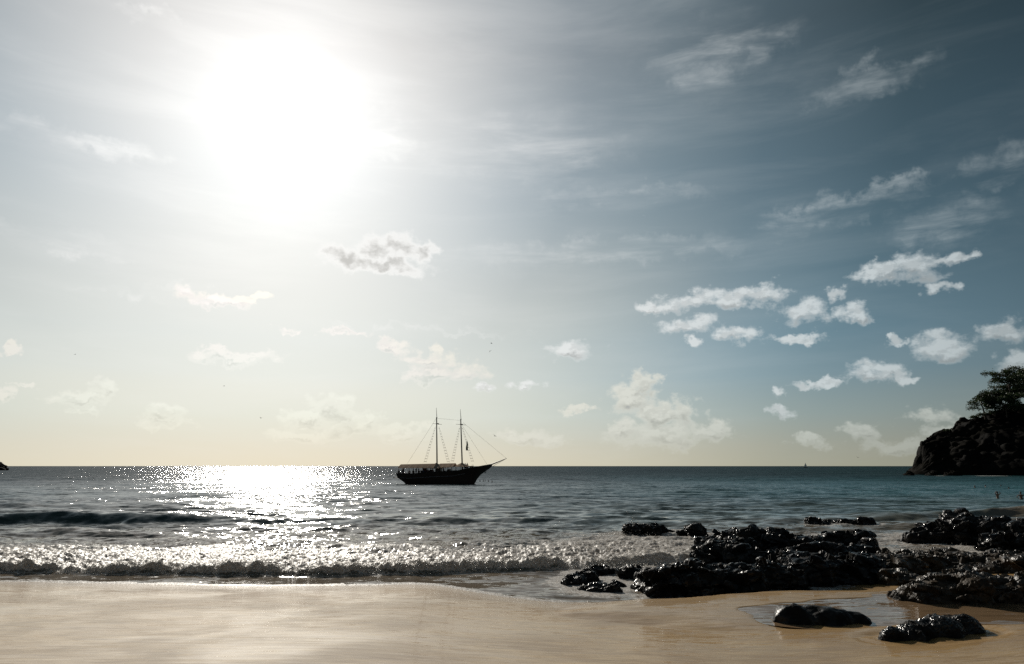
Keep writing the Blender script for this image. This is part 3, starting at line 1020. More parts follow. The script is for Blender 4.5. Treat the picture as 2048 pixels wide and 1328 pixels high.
def crag(p, nrm, s, seed):
    """craggy displacement along the normal; s = size of the features in metres"""
    w = p + .16 * s * np.stack([fbm3(p / s, seed + 5, 3), fbm3(p / s + 9, seed + 6, 3), fbm3(p / s + 17, seed + 7, 3)], 1)
    f1, ed, cid, pl = worley3(w / (s * .85) * np.array([.62, .8, 1.5]), seed, True)
    g1, ed2, cid2, pl2 = worley3(w / (s * .30) * np.array([.7, .9, 1.4]), seed + 50, True)
    d = s * (.12 * cid + .27 * pl - .06 * np.exp(-ed * 14) + .035 * cid2 + .09 * pl2 - .02 * np.exp(-ed2 * 12)
             + .035 * fbm3(p / (s * .5), seed + 9, 3, .5, True) + .008 * fbm3(p / (s * .10), seed + 13, 2, .5, True) - .06)
    return p + nrm * d[:, None]


def build_rock(k):
    name, label, mat, voxel, _ = ROCKS[k]
    ms = MOUNDS[k]
    V = []; F = []
    xs = [m[0] for m in ms]
    org = np.array([np.mean(xs), np.mean([m[1] for m in ms]), np.mean([m[4] for m in ms])])
    smooth_rock = 'smooth' in label or 'mussel' in label
    for j, (xc, yc, a, b, z0, z1) in enumerate(ms):
        h = z1 - z0 + .35
        e = .8 if smooth_rock else random.uniform(.40, .62)
        v, f = superblob((xc - org[0], yc - org[1], z0 - .35 - org[2]), (a * 1.06, b, h), e, random.uniform(-.25, .25) * (0 if a > 2 * b else 1), random.uniform(-.10, .10), seed=k * 13 + j, lump=.22)
        o = len(V)
        V += v; F += [tuple(i + o for i in q) for q in f]
    me, co, no = remeshed(V, F, voxel)
    hgt = max(m[5] - m[4] for m in ms)
    s = min(1.1, max(.2, hgt * .95))
    if smooth_rock:
        co2 = co + no * (.05 * fbm3(co / .5, k, 3) + .022 * fbm3(co / .05, k + 3, 2, .6, True) * ('mussel' in label) + .012 * fbm3(co / .12, k + 4, 3, .6))[:, None]
    else:
        co2 = crag(co + org, no, s, k * 7) - org
    me.vertices.foreach_set('co', co2.astype(np.float32).ravel())
    # drop what is buried
    bm = bmesh.new(); bm.from_mesh(me)
    lim = -.30
    kill = [v for v in bm.verts if v.co.z < lim]
    bmesh.ops.delete(bm, geom=kill, context='VERTS')
    bm.to_mesh(me); bm.free()
    me.materials.clear(); me.materials.append(M[mat])
    me.polygons.foreach_set('use_smooth', np.zeros(len(me.polygons), dtype=bool))
    me.name = name
    o = bpy.data.objects.new(name, me)
    o.location = org
    C.objects.link(o)
    tag(o, label, 'rock', 'black rocks at the water edge')
    return len(me.polygons)


tot = 0
for k in range(len(ROCKS)):
    tot += build_rock(k)
print('rock faces', tot)


# ------------------------------------------------------------------ headland + islet
def build_headland():
    prof = [(1803, 950), (1812, 942), (1822, 931), (1827, 915), (1834, 897), (1838, 882), (1850, 875), (1862, 866), (1874, 856), (1884, 853), (1896, 851), (1906, 844), (1914, 835),
            (1922, 830), (1930, 831), (1934, 837), (1946, 833), (1966, 827), (1985, 822), (2010, 815), (2040, 806), (2100, 790), (2200, 770), (2400, 745), (2700, 730)]
    nx, ny = 300, 120
    Yr0 = 292.0
    px = np.array([p[0] for p in prof]); 
    xr = []; zr = []
    for a, b in prof:
        x, z = at_y(a, b, Yr0)
        xr.append(x); zr.append(max(z, .0))
    xs = np.linspace(xr[0] - 4, 330, nx)
    H = np.interp(xs, xr, zr)
    H = H * sstep(xs, xr[0] - 2, xr[0] + 4) 
    V = []
    vv = np.linspace(-.08, 1.0, ny)
    Xg = np.repeat(xs[:, None], ny, 1)
    front = HEAD_FRONT(xs)
    taper = sstep(xs, xr[0] - 4, xr[0] + 30)
    fr = Yr0 - (Yr0 - front) * (.20 + .80 * taper)
    bk = Yr0 + 12 + 70 * taper
    # v 0..0.55 front slope, then back slope
    Yg = np.where(vv[None, :] < .55, fr[:, None] + (Yr0 - fr[:, None]) * vv[None, :] / .55, Yr0 + (bk[:, None] - Yr0) * (vv[None, :] - .55) / .45)
    rise = np.where(vv[None, :] < .55, np.clip(vv[None, :] / .55, -1, 1), 1 - np.clip((vv[None, :] - .55) / .45, 0, 1))
    pr = np.where(rise > 0, np.abs(rise) ** .62, rise * 1.2)
    Zg = H[:, None] * pr - 1.2 * (rise < .02)
    Xg = Xg * np.maximum(1, Yg / Yr0)
    P = np.stack([Xg.ravel(), Yg.ravel(), Zg.ravel()], 1)
    F = grid_faces(nx, ny)
    # normals by finite differences
    G = P.reshape(nx, ny, 3)
    n = np.cross(np.gradient(G, axis=1), np.gradient(G, axis=0)).reshape(-1, 3)
    n /= np.linalg.norm(n, axis=1)[:, None] + 1e-9
    n *= -np.sign((n[:, 1] < 0) * -1 + .5)[:, None] * -1 if False else 1
    n = np.where(n[:, 2:3] < 0, -n, n)
    amp = np.clip(Zg.ravel() / 6, .12, 1)
    q = P.copy()
    f1, ed, cid = worley3(P / 7.0, 3)
    g1, ed2, cid2 = worley3(P / 2.6, 9)
    dsp = (1.5 * cid * .6 + .9 * cid2 * .6 - .9 * np.exp(-ed * 8) - .5 * np.exp(-ed2 * 7) + 1.6 * fbm3(P / 6.0, 21, 5, .55, True) - 1.2) * .75
    q = P + n * (dsp * amp)[:, None]
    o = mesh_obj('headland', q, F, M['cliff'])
    tag(o, 'dark craggy headland cliff dropping into the sea at the right edge', 'cliff')
    return xs, H


HX, HH = build_headland()


def ridge_z(x):
    return float(np.interp(x, HX, HH))


def simple_rock_mass(name, label, cat, blobs, voxel, s, seed, mat, group=None):
    V = []; F = []
    org = np.array(blobs[0][0])
    for j, (c, r) in enumerate(blobs):
        v, f = superblob(np.array(c) - org, r, .75, 0, 0, seed=seed + j)
        k = len(V); V += v; F += [tuple(i + k for i in q) for q in f]
    me, co, no = remeshed(V, F, voxel)
    co2 = crag(co + org, no, s, seed) - org
    me.vertices.foreach_set('co', co2.astype(np.float32).ravel())
    me.materials.clear(); me.materials.append(mat)
    me.polygons.foreach_set('use_smooth', np.zeros(len(me.polygons), dtype=bool))
    me.name = name
    o = bpy.data.objects.new(name, me); o.location = org
    C.objects.link(o)
    return tag(o, label, cat, group)


# islet cut by the left edge
ix, iz = at_y(0, 940, 560)
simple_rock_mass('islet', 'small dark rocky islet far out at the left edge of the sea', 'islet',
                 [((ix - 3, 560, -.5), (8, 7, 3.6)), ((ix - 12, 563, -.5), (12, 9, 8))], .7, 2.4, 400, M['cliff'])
# boulders at the foot of the headland
for i, (px, w, h, lab) in enumerate([(1818, 16, 8, 'dark boulder at the seaward tip of the headland'), (1862, 22, 7, 'dark wave washed boulder between two strips of surf below the headland'),
                                     (1905, 30, 9, 'broad low boulder at the headland foot left of the longest surf strip')]):
    Yb = 262 - i * 3
    x, z = at_y(px, 950, Yb)
    simple_rock_mass('boulder', lab, 'boulder', [((x, Yb, -.3), (w / 2 / FPX * Yb, 2.5, h / FPX * Yb)), ((x + w * .05, Yb + 1, -.3), (w / 3 / FPX * Yb, 2, h * 1.3 / FPX * Yb))], .35, 1.3, 420 + i, M['cliff'], 'boulders at the headland foot')


# ------------------------------------------------------------------ trees on the headland
def leaf_cloud(pts, size, seed):
    r = np.random.RandomState(seed)
    n = len(pts)
    a = r.normal(size=(n, 3)); a[:, 2] *= .35; a /= np.linalg.norm(a, axis=1)[:, None]
    b = r.normal(size=(n, 3)); b -= a * (a * b).sum(1)[:, None]; b /= np.linalg.norm(b, axis=1)[:, None]
    s = size * r.uniform(.5, 1.3, n)[:, None]
    V = np.concatenate([pts - a * s, pts + b * s * .45, pts + a * s, pts - b * s * .45], 1).reshape(-1, 3)
    F = np.arange(n * 4).reshape(n, 4)
    return V, F


def make_tree(x, y, z, h, spread, label, seed, tiers=7, lean=-.15, dens=1.0):
    r = random.Random(seed)
    root = empty('tree', (x, y, z))
    tag(root, label, 'tree', 'flat crowned trees on the headland')
    tr = MB()
    trunk = [Vector((0, 0, -1.5)), Vector((lean * h * .15, 0, h * .22)), Vector((lean * h * .35, r.uniform(-.3, .3), h * .45)), Vector((lean * h * .45, 0, h * .68)), Vector((lean * h * .5, 0, h * .93))]
    tr.tube(trunk, [h * .035, h * .030, h * .022, h * .013, .06], 8)
    tr.build('trunk', M['bark'], root)
    pts = []
    limbs = []
    for i in range(tiers * 4):
        f = .25 + .72 * (i / (tiers * 4))
        base = Vector((lean * h * .5 * min(1, f * 1.2), 0, h * f * .9))
        a = r.uniform(0, 2 * math.pi)
        L = spread * (1.05 - .62 * f) * r.uniform(.45, 1.1)
        tip = base + Vector((math.cos(a) * L, math.sin(a) * L * .8, h * r.uniform(.02, .12)))
        mid = base.lerp(tip, .5) + Vector((0, 0, h * .03))
        limbs.append(([base, mid, tip], [h * .012, h * .008, .04]))
        rad = L * r.uniform(.35, .6)
        cnt = int(170 * dens * (rad / 2.0) ** 1.2) + 40
        for _ in range(cnt):
            q = r.random() ** .5 * rad; t = r.uniform(0, 6.283)
            zz = r.gauss(0, .22) + .35 * (1 - (q / rad) ** 2)
            pts.append((tip.x + q * math.cos(t), tip.y + q * math.sin(t), tip.z + zz * 1.0 + r.gauss(0, .45)))
        for _ in range(int(cnt * .25)):
            u = r.uniform(.35, 1)
            p = base.lerp(tip, u)
            pts.append((p.x + r.gauss(0, .4), p.y + r.gauss(0, .4), p.z + r.gauss(.2, .2)))
    for pth, rd in limbs:
        m_ = MB(); m_.tube(pth, rd, 5)
        m_.build('limb', M['bark'], root)
    V, F = leaf_cloud(np.array(pts), .34, seed)
    mesh_obj('crown', V, F, M['leaf'], root)
    return root


Yt = 290.0
def tree_at(px, foot_py, top_py, w_px, label, seed, Y=Yt, **kw):
    x, z = at_y(px, foot_py, Y)
    _, zt = at_y(px, top_py, Y)
    make_tree(x, Y, z - .8, (zt - z) + .8, w_px / 2 / FPX * Y, label, seed, **kw)


tree_at(1970, 828, 784, 60, 'small airy tree leaning out over the cliff, leftmost on the headland', 11, tiers=4, lean=-.25, dens=.8)
tree_at(1992, 826, 778, 66, 'mid sized dark tree between the airy leaning tree and the tallest one', 12, tiers=5, lean=-.1)
tree_at(2030, 820, 736, 110, 'tall layered flat crowned tree dominating the headland top', 13, tiers=9, lean=-.15, dens=1.2)
tree_at(2062, 815, 728, 120, 'tall dark tree cut by the right edge of the picture', 14, Y=296, tiers=9, lean=.05, dens=1.2)
tree_at(2012, 824, 790, 60, 'low bushy tree under the tallest crown', 15, Y=284, tiers=4, lean=.1, dens=1.2)
tree_at(2120, 806, 715, 130, 'broad tree farther along the ridge beyond the picture edge', 16, Y=298, tiers=9, lean=0)

# low shrubs along the ridge and on the face
def make_shrub(x, y, z, w, h, label, seed):
    r = random.Random(seed)
    root = empty('shrub', (x, y, z))
    tag(root, label, 'shrub', 'shrubs growing on the headland')
    st = MB()
    for _ in range(5):
        a = r.uniform(0, 6.28)
        st.tube([(0, 0, -.5), (math.cos(a) * w * .2, math.sin(a) * w * .2, h * .4), (math.cos(a) * w * .4, math.sin(a) * w * .4, h * .75)], [.08, .05, .02], 5)
    st.build('stem', M['bark'], root)
    pts = []
    for _ in range(14):
        cx, cy, cz = r.uniform(-.8, .8) * w, r.uniform(-.5, .5) * w, r.uniform(.2, .9) * h
        for _ in range(45):
            pts.append((cx + r.gauss(0, .22 * w), cy + r.gauss(0, .22 * w), max(-.2, cz + r.gauss(0, .16 * h))))
    V, F = leaf_cloud(np.array(pts), .26, seed)
    mesh_obj('foliage', V, F, M['leaf'], root)


for i, (px, py, w, h, lab) in enumerate([
        (1948, 834, 2.0, 1.2, 'low rounded shrub at the cliff brink below the airy tree'),
        (1962, 829, 2.2, 1.4, 'ground hugging shrub directly under the leaning tree'),
        (1985, 824, 2.6, 1.8, 'dense shrub at the foot of the mid sized tree'),
        (2005, 819, 2.8, 2.0, 'dense dark shrub left of the tall layered tree trunk'),
        (2028, 812, 3.0, 2.2, 'thick shrub around the tall layered tree base'),
        (1896, 852, 1.6, .8, 'small tuft of a shrub on the middle step of the cliff edge')]):
    x, z = at_y(px, py, 289)
    make_shrub(x, 289, z - (2.2 if px < 1900 else .7), w, h, lab, 40 + i)


# ------------------------------------------------------------------ people
def skin_body(name, joints, edges, radii, mat):
    """one continuous body from a skeleton (root = first joint)"""
    me = bpy.data.meshes.new(name)
    me.from_pydata([tuple(j) for j in joints], edges, [])
    o = bpy.data.objects.new(name, me)
    C.objects.link(o)
    o.modifiers.new('skin', 'SKIN')
    sv = me.skin_vertices[0].data
    for i, r_ in enumerate(radii):
        sv[i].radius = (r_, r_ * .85)
        sv[i].use_root = (i == 0)
    sd = o.modifiers.new('sub', 'SUBSURF'); sd.levels = 1; sd.render_levels = 1
    dg = bpy.context.evaluated_depsgraph_get()
    m2 = bpy.data.meshes.new_from_object(o.evaluated_get(dg))
    bpy.data.objects.remove(o)
    m2.materials.clear(); m2.materials.append(mat)
    m2.name = name
    return m2


def person_meshes(pose):
    """body, shorts and hair; z = 0 at the soles, or at the seat level minus 0.45 when sitting"""
    J = {'pelvis': (0, 0, .93), 'waist': (0, 0, 1.08), 'chest': (0, .01, 1.30), 'neck': (0, .01, 1.47), 'head': (0, -.01, 1.58), 'crown': (0, 0, 1.72),
         'shL': (.18, 0, 1.42), 'elL': (.24, .02, 1.14), 'wrL': (.26, -.04, .90), 'haL': (.26, -.06, .80),
         'shR': (-.18, 0, 1.42), 'elR': (-.24, .02, 1.14), 'wrR': (-.26, -.04, .90), 'haR': (-.26, -.06, .80),
         'hiL': (.10, 0, .90), 'knL': (.11, -.02, .50), 'anL': (.11, .02, .09), 'toL': (.12, -.15, .04),
         'hiR': (-.10, 0, .90), 'knR': (-.11, -.02, .50), 'anR': (-.11, .02, .09), 'toR': (-.12, -.15, .04)}
    if pose == 'sit':
        dz = -.42
        for k in list(J):
            x, y, z = J[k]
            if k[:2] in ('hi',) or k in ('pelvis', 'waist', 'chest', 'neck', 'head', 'crown') or k[:2] in ('sh', 'el', 'wr', 'ha'):
                J[k] = (x, y, z + dz)
        for s, q in ((1, 'L'), (-1, 'R')):
            J['kn' + q] = (s * .13, -.42, .50); J['an' + q] = (s * .12, -.44, .09); J['to' + q] = (s * .12, -.60, .04)
            J['wr' + q] = (s * .18, -.25, .60); J['ha' + q] = (s * .14, -.34, .58)
    if pose == 'hands_up':
        for s, q in ((1, 'L'), (-1, 'R')):
            J['el' + q] = (s * .40, -.05, 1.50); J['wr' + q] = (s * .24, -.06, 1.72); J['ha' + q] = (s * .15, -.05, 1.76)
    if pose == 'hands_hips':
        for s, q in ((1, 'L'), (-1, 'R')):
            J['el' + q] = (s * .40, .08, 1.18); J['wr' + q] = (s * .22, -.04, 1.02); J['ha' + q] = (s * .17, -.08, 1.0)
    names = list(J)
    E = [('pelvis', 'waist'), ('waist', 'chest'), ('chest', 'neck'), ('neck', 'head'), ('head', 'crown')]
    for q in 'LR':
        E += [('chest', 'sh' + q), ('sh' + q, 'el' + q), ('el' + q, 'wr' + q), ('wr' + q, 'ha' + q), ('pelvis', 'hi' + q), ('hi' + q, 'kn' + q), ('kn' + q, 'an' + q), ('an' + q, 'to' + q)]
    rad = {'pelvis': .13, 'waist': .12, 'chest': .15, 'neck': .055, 'head': .085, 'crown': .06}
    rad.update({a + q: v for q in 'LR' for a, v in dict(sh=.065, el=.045, wr=.032, ha=.04, hi=.10, kn=.06, an=.042, to=.035).items()})
    body = skin_body('person', [J[n_] for n_ in names], [(names.index(a), names.index(b)) for a, b in E], [rad[n_] for n_ in names], M['skin'])
    mb = MB()
    P = J['pelvis']
    mb.ball((P[0], P[1], P[2] - .02), (.19, .155, .15), 12, 6)
    for q in 'LR':
        h, k_ = Vector(J['hi' + q]), Vector(J['kn' + q])
        mb.tube([h, h.lerp(k_, .6)], [.13, .105], 10)
    sm = bpy.data.meshes.new('shorts'); sm.from_pydata(mb.V, [], mb.F); sm.materials.append(M['shorts'])
    hb = MB(); hd = J['head']
    hb.ball((hd[0], hd[1] + .025, hd[2] + .07), (.095, .11, .10), 12, 7)
    hm = bpy.data.meshes.new('hair'); hm.from_pydata(hb.V, [], hb.F); hm.materials.append(M['hair'])
    tb = MB(); ch = J['chest']; wa = J['waist']
    tb.tube([(wa[0], wa[1], wa[2] - .12), wa, ch, (ch[0], ch[1], ch[2] + .12)], [.165, .155, .19, .12], 12)
    tm = bpy.data.meshes.new('shirt'); tm.from_pydata(tb.V, [], tb.F); tm.materials.append(M['shirt'])
    return body, sm, hm, tm


PM = {p: person_meshes(p) for p in ('stand', 'sit', 'hands_up', 'hands_hips')}


def place_person(pose, loc, rz, label, group, shirt=False, sc=1.0):
    root = empty('person', loc, rz)
    root.scale = (sc,) * 3
    tag(root, label, 'person', group)
    b, s, h, t = PM[pose]
    for nm, me in (('body', b), ('shorts', s), ('hair', h)) + ((('shirt', t),) if shirt else ()):
        o = bpy.data.objects.new(nm, me); C.objects.link(o); o.parent = root
    return root


# bathers: the body goes on below the water surface
def bather(px, py_water, pose, sub, rz, label, group='bathers in the sea'):
    X, Y = at(px, py_water, 0)
    z = sea_height(X, Y)
    place_person(pose, (X, Y, z - sub), rz, label, group)


bather(1996, 998, 'hands_up', .98, .3, 'bather standing waist deep with both hands at the head, off the headland')
bather(2043, 999, 'hands_hips', .95, -.6, 'bather standing waist deep with hands on hips at the right edge')
bather(1950, 976, 'stand', 1.38, .4, 'bather out to the head and shoulders, leftmost in front of the headland')
bather(1971, 974, 'stand', 1.40, 1.4, 'bather with only head and shoulders above water, behind the one with hands raised')
bather(2002, 972, 'stand', 1.42, 2.0, 'bather farthest out, just a head under the cliff')
bather(2018, 978, 'stand', 1.42, .9, 'bather with just the head showing between the two standing bathers')
for px, py, lab in [(960, 963.5, 'swimmer closest to the ship bow with head out of the water'), (966.5, 963, 'left swimmer of the close pair ahead of the ship'),
                    (970, 963, 'right swimmer of the close pair ahead of the ship'), (977, 964, 'swimmer between the close pair and the outermost one ahead of the ship'),
                    (984, 964.5, 'outermost swimmer ahead of the ship bow')]:
    bather(px, py, 'stand', 1.34, random.uniform(0, 6), lab, 'swimmers ahead of the ship')


# ------------------------------------------------------------------ ship
def build_ship():
    Yship = CAM_H * FPX / 36.0 * 1.0
    sxp, syp = at(793 + (650 / 6.988) - 13, 968, 0)
    root = empty('schooner', (sxp, syp, -.03), R(-7))
    tag(root, 'two masted wooden tour schooner with bare masts and tan awnings at anchor', 'ship')
    K = syp / math.cos(PITCH) / FPX / 6.988   # metres per enlarged pixel
    K *= 1.0

    def P(zx, zy, y=0.0):
        return ((zx - 650) * K, y, (1176 - zy) * K)

    stern = [(1176 + 60, 300), (1176, 245), (1150, 225), (1105, 160), (1085, 135), (1040, 122)]   # (zy, zx) aft profile
    bow = [(1176 + 60, 1120), (1176, 1165), (1110, 1200), (1050, 1250), (1000, 1325), (950, 1395), (905, 1412)]
    sheer = [(120, 1035), (300, 1042), (500, 1030), (700, 1015), (900, 1005), (1010, 1000), (1150, 962), (1300, 933), (1412, 912)]
    sf = lambda zy: np.interp(-zy, [-p[0] for p in stern], [p[1] for p in stern])
    bf = lambda zy: np.interp(-zy, [-p[0] for p in bow], [p[1] for p in bow])
    sh = lambda zx: np.interp(zx, [p[0] for p in sheer], [p[1] for p in sheer])
    ns, nl = 48, 14
    beam = 2.35
    V = []
    sides = {}
    for side in (-1, 1):
        idx = []
        for j in range(ns + 1):
            s = j / ns
            row = []
            zx_guess = 122 + s * (1412 - 122)
            top = sh(zx_guess)
            for l in range(nl + 1):
                zy = 1236 + (top - 1236) * (l / nl)
                zx = sf(zy) + (bf(zy) - sf(zy)) * s
                lv = l / nl
                full = (math.sin(math.pi * min(1, (s * .93 + .07)) ** .85)) ** .55 if s < 1 else 0
                if s < .12: full = max(full, .72)
                hb = beam * full * (.35 + .65 * lv ** .6) * (1.0 - .15 * (lv > .9) * (lv - .9) * 10 * 0)
                if s == 1: hb = .04
                x, _, z = P(zx, zy)
                V.append((x, side * hb, z)); row.append(len(V) - 1)
            idx.append(row)
        sides[side] = idx
    F = []
    for side in (-1, 1):
        I = sides[side]
        for j in range(ns):
            for l in range(nl):
                q = (I[j][l], I[j + 1][l], I[j + 1][l + 1], I[j][l + 1])
                F.append(q if side < 0 else q[::-1])
    for l in range(nl):
        F.append((sides[1][0][l], sides[-1][0][l], sides[-1][0][l + 1], sides[1][0][l + 1])[::-1])
        F.append((sides[1][ns][l], sides[-1][ns][l], sides[-1][ns][l + 1], sides[1][ns][l + 1]))
    for j in range(ns):
        F.append((sides[-1][j][0], sides[1][j][0], sides[1][j + 1][0], sides[-1][j + 1][0]))
    hull = mesh_obj('hull', V, F, M['hull'], root, smooth=False)
    # deck a little below the rail
    Vd = []; Fd = []
    for j in range(ns + 1):
        for side in (-1, 1):
            v = V[sides[side][j][nl - 2]]
            Vd.append((v[0], v[1] * .99, v[2]))
    for j in range(ns):
        Fd.append((2 * j, 2 * j + 2, 2 * j + 3, 2 * j + 1))
    mesh_obj('deck', Vd, Fd, M['dark_wood'], root)
    # rail cap and rubbing band
    for side in (-1, 1):
        mb = MB(); mb.tube([(V[sides[side][j][nl]][0], V[sides[side][j][nl]][1], V[sides[side][j][nl]][2] + .02) for j in range(ns + 1)], .05, 6)
        mb.build('rail', M['dark_wood'], root)
        mb = MB()
        pts = [V[sides[side][j][nl - 4]] for j in range(1, ns - 8)]
        mb.tube([(p[0], p[1] + side * .02, p[2]) for p in pts], .06, 6)
        mb.build('rubbing_band', M['hull_band'], root)
    # stern platform
    mb = MB(); x0, _, z0 = P(75, 1080); x1, _, z1 = P(190, 1100)
    mb.box(((x0 + x1) / 2, 0, (z0 + z1) / 2), (x1 - x0, 2.6, .14)); mb.build('stern_platform', M['dark_wood'], root)
    # bowsprit
    a = P(1330, 940); b = P(1595, 838)
    mb = MB(); mb.tube([a, (a[0] * .5 + b[0] * .5, 0, a[2] * .5 + b[2] * .5 - .02), b], [.16, .12, .06], 8)
    mb.build('bowsprit', M['dark_wood'], root)
    mb = MB(); mb.tube([P(1405, 945), b], .03, 5); mb.build('bobstay', M['dark_wood'], root)
    # masts
    deckz = 1.95
    tops = []
    for (bx, lt, tp, ct, cx0, cx1) in ((652, (632, 290), (625, 155), 375, 578, 706), (998, (967, 315), (959, 178), 386, 902, 1042)):
        base = P(bx + 3, 1020); low = P(*lt); top = P(*tp)
        mst = MB(); mst.tube([base, low], [.15, .10], 10); m_ = mst.build('mast', M['dark_wood'], root)
        t2 = MB(); t2.tube([(low[0] + .09, 0, low[2] - 1.4), (low[0] + .05, 0, low[2]), top], [.075, .06, .028], 8); t2.build('topmast', M['dark_wood'], m_)
        c = P((cx0 + cx1) / 2, ct)
        cc = MB(); cc.tube([P(cx0, ct - 6), P(cx1, ct + 8)], .035, 6)
        cc.tube([(c[0], -.9, c[2]), (c[0], .9, c[2])], .045, 6)
        cc.box((c[0] + .02, 0, c[2] + .05), (.42, .42, .14)); cc.build('crosstree', M['dark_wood'], m_)
        cap = MB(); cap.box((low[0] + .03, 0, low[2]), (.26, .2, .1)); cap.box((c[0] + .32, 0, c[2] - .02), (.14, .14, .22)); cap.build('mast_fitting', M['dark_wood'], m_)
        tops.append((low, c, top))
    # rope ladders with rungs
    def ladder(top, b0, b1, side, n):
        mb = MB()
        t0 = P(top[0] - 5, top[1]); t1 = P(top[0] + 5, top[1])
        q0 = P(*b0); q1 = P(*b1)
        t0 = Vector((t0[0], side * .25, t0[2])); t1 = Vector((t1[0], side * .25, t1[2]))
        q0 = Vector((q0[0], side * 2.2, q0[2])); q1 = Vector((q1[0], side * 2.2, q1[2]))
        mb.tube([t0, q0], .012, 4); mb.tube([t1, q1], .012, 4)
        for i in range(n):
            f = (i + .6) / n
            mb.tube([t0.lerp(q0, f), t1.lerp(q1, f)], .036, 5)
        mb.build('rope_ladder', M['rope'], root)
    ladder((624, 410), (505, 895), (540, 895), -1, 13)
    ladder((662, 410), (760, 895), (797, 895), 1, 13)
    ladder((958, 420), (872, 885), (910, 885), -1, 13)
    ladder((985, 420), (1095, 885), (1127, 885), 1, 13)
    # stays
    for a, b in (((1000, 360), (1592, 836)), ((990, 400), (1332, 915)), ((632, 300), (967, 330)), ((628, 300), (240, 905))):
        mb = MB(); mb.tube([P(*a), P(*b)], .014, 4); mb.build('stay', M['rope'], root)
    # furled flag hanging on the fore shrouds
    n = 10; Vf = []; Ff = []
    for i in range(n + 1):
        f = i / n
        zx = 1050 + 8 * f + 3 * math.sin(f * 5); zy = 600 + 132 * f
        w = (3 + 13 * math.sin(min(1, f * 1.15) * math.pi * .62)) * K
        c = P(zx, zy)
        for k in range(8):
            t = 2 * math.pi * k / 8
            rr = w * (1 + .3 * math.cos(3 * t + f * 4)) * .8
            Vf.append((c[0] + rr * math.cos(t), .4 + rr * math.sin(t) * .7, c[2]))
    for i in range(n):
        for k in range(8):
            Ff.append((i * 8 + k, i * 8 + (k + 1) % 8, i * 8 + 8 + (k + 1) % 8, i * 8 + 8 + k))
    Ff.append(tuple(range(8))); Ff.append(tuple(range(n * 8, n * 8 + 8)))
    mesh_obj('flag', Vf, Ff, M['flag'], root, True)

    # awnings: ridge pole with two sloping, sagging cloths
    def awning(x0, x1, zr0, zr1, ze0, ze1, half, name='awning', scallop=5, peak=None):
        nx, ny = 24, 10
        V = []; F = []
        for i in range(nx + 1):
            f = i / nx
            zx = x0 + (x1 - x0) * f
            zr = zr0 + (zr1 - zr0) * f; ze = ze0 + (ze1 - ze0) * f
            if peak is not None:
                k = max(0, 1 - abs(f - peak[0]) / .5)
                zr = zr - peak[1] * k ** 1.3
            sag = 3 * abs(math.sin(f * math.pi * scallop))
            for j in range(ny + 1):
                u = abs(2 * j / ny - 1)
                zy = zr + (ze - zr) * u ** 1.1 + sag * u
                p = P(zx, zy)
                V.append((p[0], (2 * j / ny - 1) * half, p[2]))
        for i in range(nx):
            for j in range(ny):
                q = i * (ny + 1) + j
                F.append((q, q + ny + 1, q + ny + 2, q + 1))
        o = mesh_obj(name, V, F, M['awning'], root)
        sd = o.modifiers.new('thick', 'SOLIDIFY'); sd.thickness = .02
        fr = MB()
        for i in range(0, nx + 1, 3):
            a = V[i * (ny + 1)]; b = V[i * (ny + 1) + ny // 2]; c = V[i * (ny + 1) + ny]
            dz = Vector((0, 0, -.04))
            fr.tube([Vector(a) + dz, Vector(b) + dz, Vector(c) + dz], .022, 5)
        fr.build('awning_frame', M['dark_wood'], o)
        return o
    awning(150, 640, 915, 905, 962, 962, 2.2, scallop=6)
    awning(690, 905, 905, 900, 960, 940, 2.2, scallop=3)
    awning(560, 720, 925, 925, 965, 970, 2.0, scallop=1, peak=(.5, 30))
    awning(868, 1095, 935, 938, 945, 942, 2.0, scallop=1, peak=(.54, 45))
    # awning posts
    for zx in (158, 235, 292, 362, 427, 490, 545, 600, 690, 735, 775, 825, 880, 945, 1030, 1090):
        for side in (-1, 1):
            a = P(zx, 1035); b = P(zx, 958)
            mb = MB(); mb.tube([(a[0], side * 1.95, a[2]), (b[0], side * 2.05, b[2] + .1)], .028, 5)
            mb.build('awning_post', M['dark_wood'], root)
    # cabin trunk, skylight, windlass, lockers
    def dbox(name, z0x, z1x, zt, zb, w, mat='cabin'):
        a = P(z0x, zt); b = P(z1x, zb)
        mb = MB(); mb.box(((a[0] + b[0]) / 2, 0, (a[2] + b[2]) / 2), (b[0] - a[0], w, a[2] - b[2]))
        mb.box(((a[0] + b[0]) / 2, 0, a[2] + .03), (b[0] - a[0] + .12, w + .12, .06))
        mb.build(name, M[mat], root)
    dbox('wheelhouse', 642, 712, 968, 1045, 1.8)
    dbox('deckhouse', 440, 600, 1000, 1050, 1.6)
    dbox('hatch', 870, 960, 998, 1040, 1.2)
    dbox('locker', 1105, 1142, 940, 985, .5)
    mb = MB(); c = P(822, 1005)
    mb.tube([(c[0] - .0, -.7, c[2]), (c[0], .7, c[2])], .42, 14); mb.build('windlass', M['cabin'], root)
    mb = MB(); c = P(1145, 920); d = P(1145, 975)
    mb.tube([c, d], .03, 6); mb.tube([(c[0] - .35, 0, c[2] - .1), (c[0] + .05, 0, c[2] - .05)], .03, 6); mb.build('davit', M['dark_wood'], root)
    # stern rail
    mb = MB()
    for zx in (135, 160, 185, 210):
        mb.tube([P(zx, 1045, -1.8), P(zx, 1015, -1.8)], .02, 5)
    mb.tube([P(130, 1017, -1.8), P(215, 1017, -1.8)], .025, 5); mb.tube([P(130, 1030, -1.8), P(215, 1030, -1.8)], .02, 5)
    mb.build('stern_rail', M['dark_wood'], root)
    anc = MB(); a = P(1330, 980, -.75)
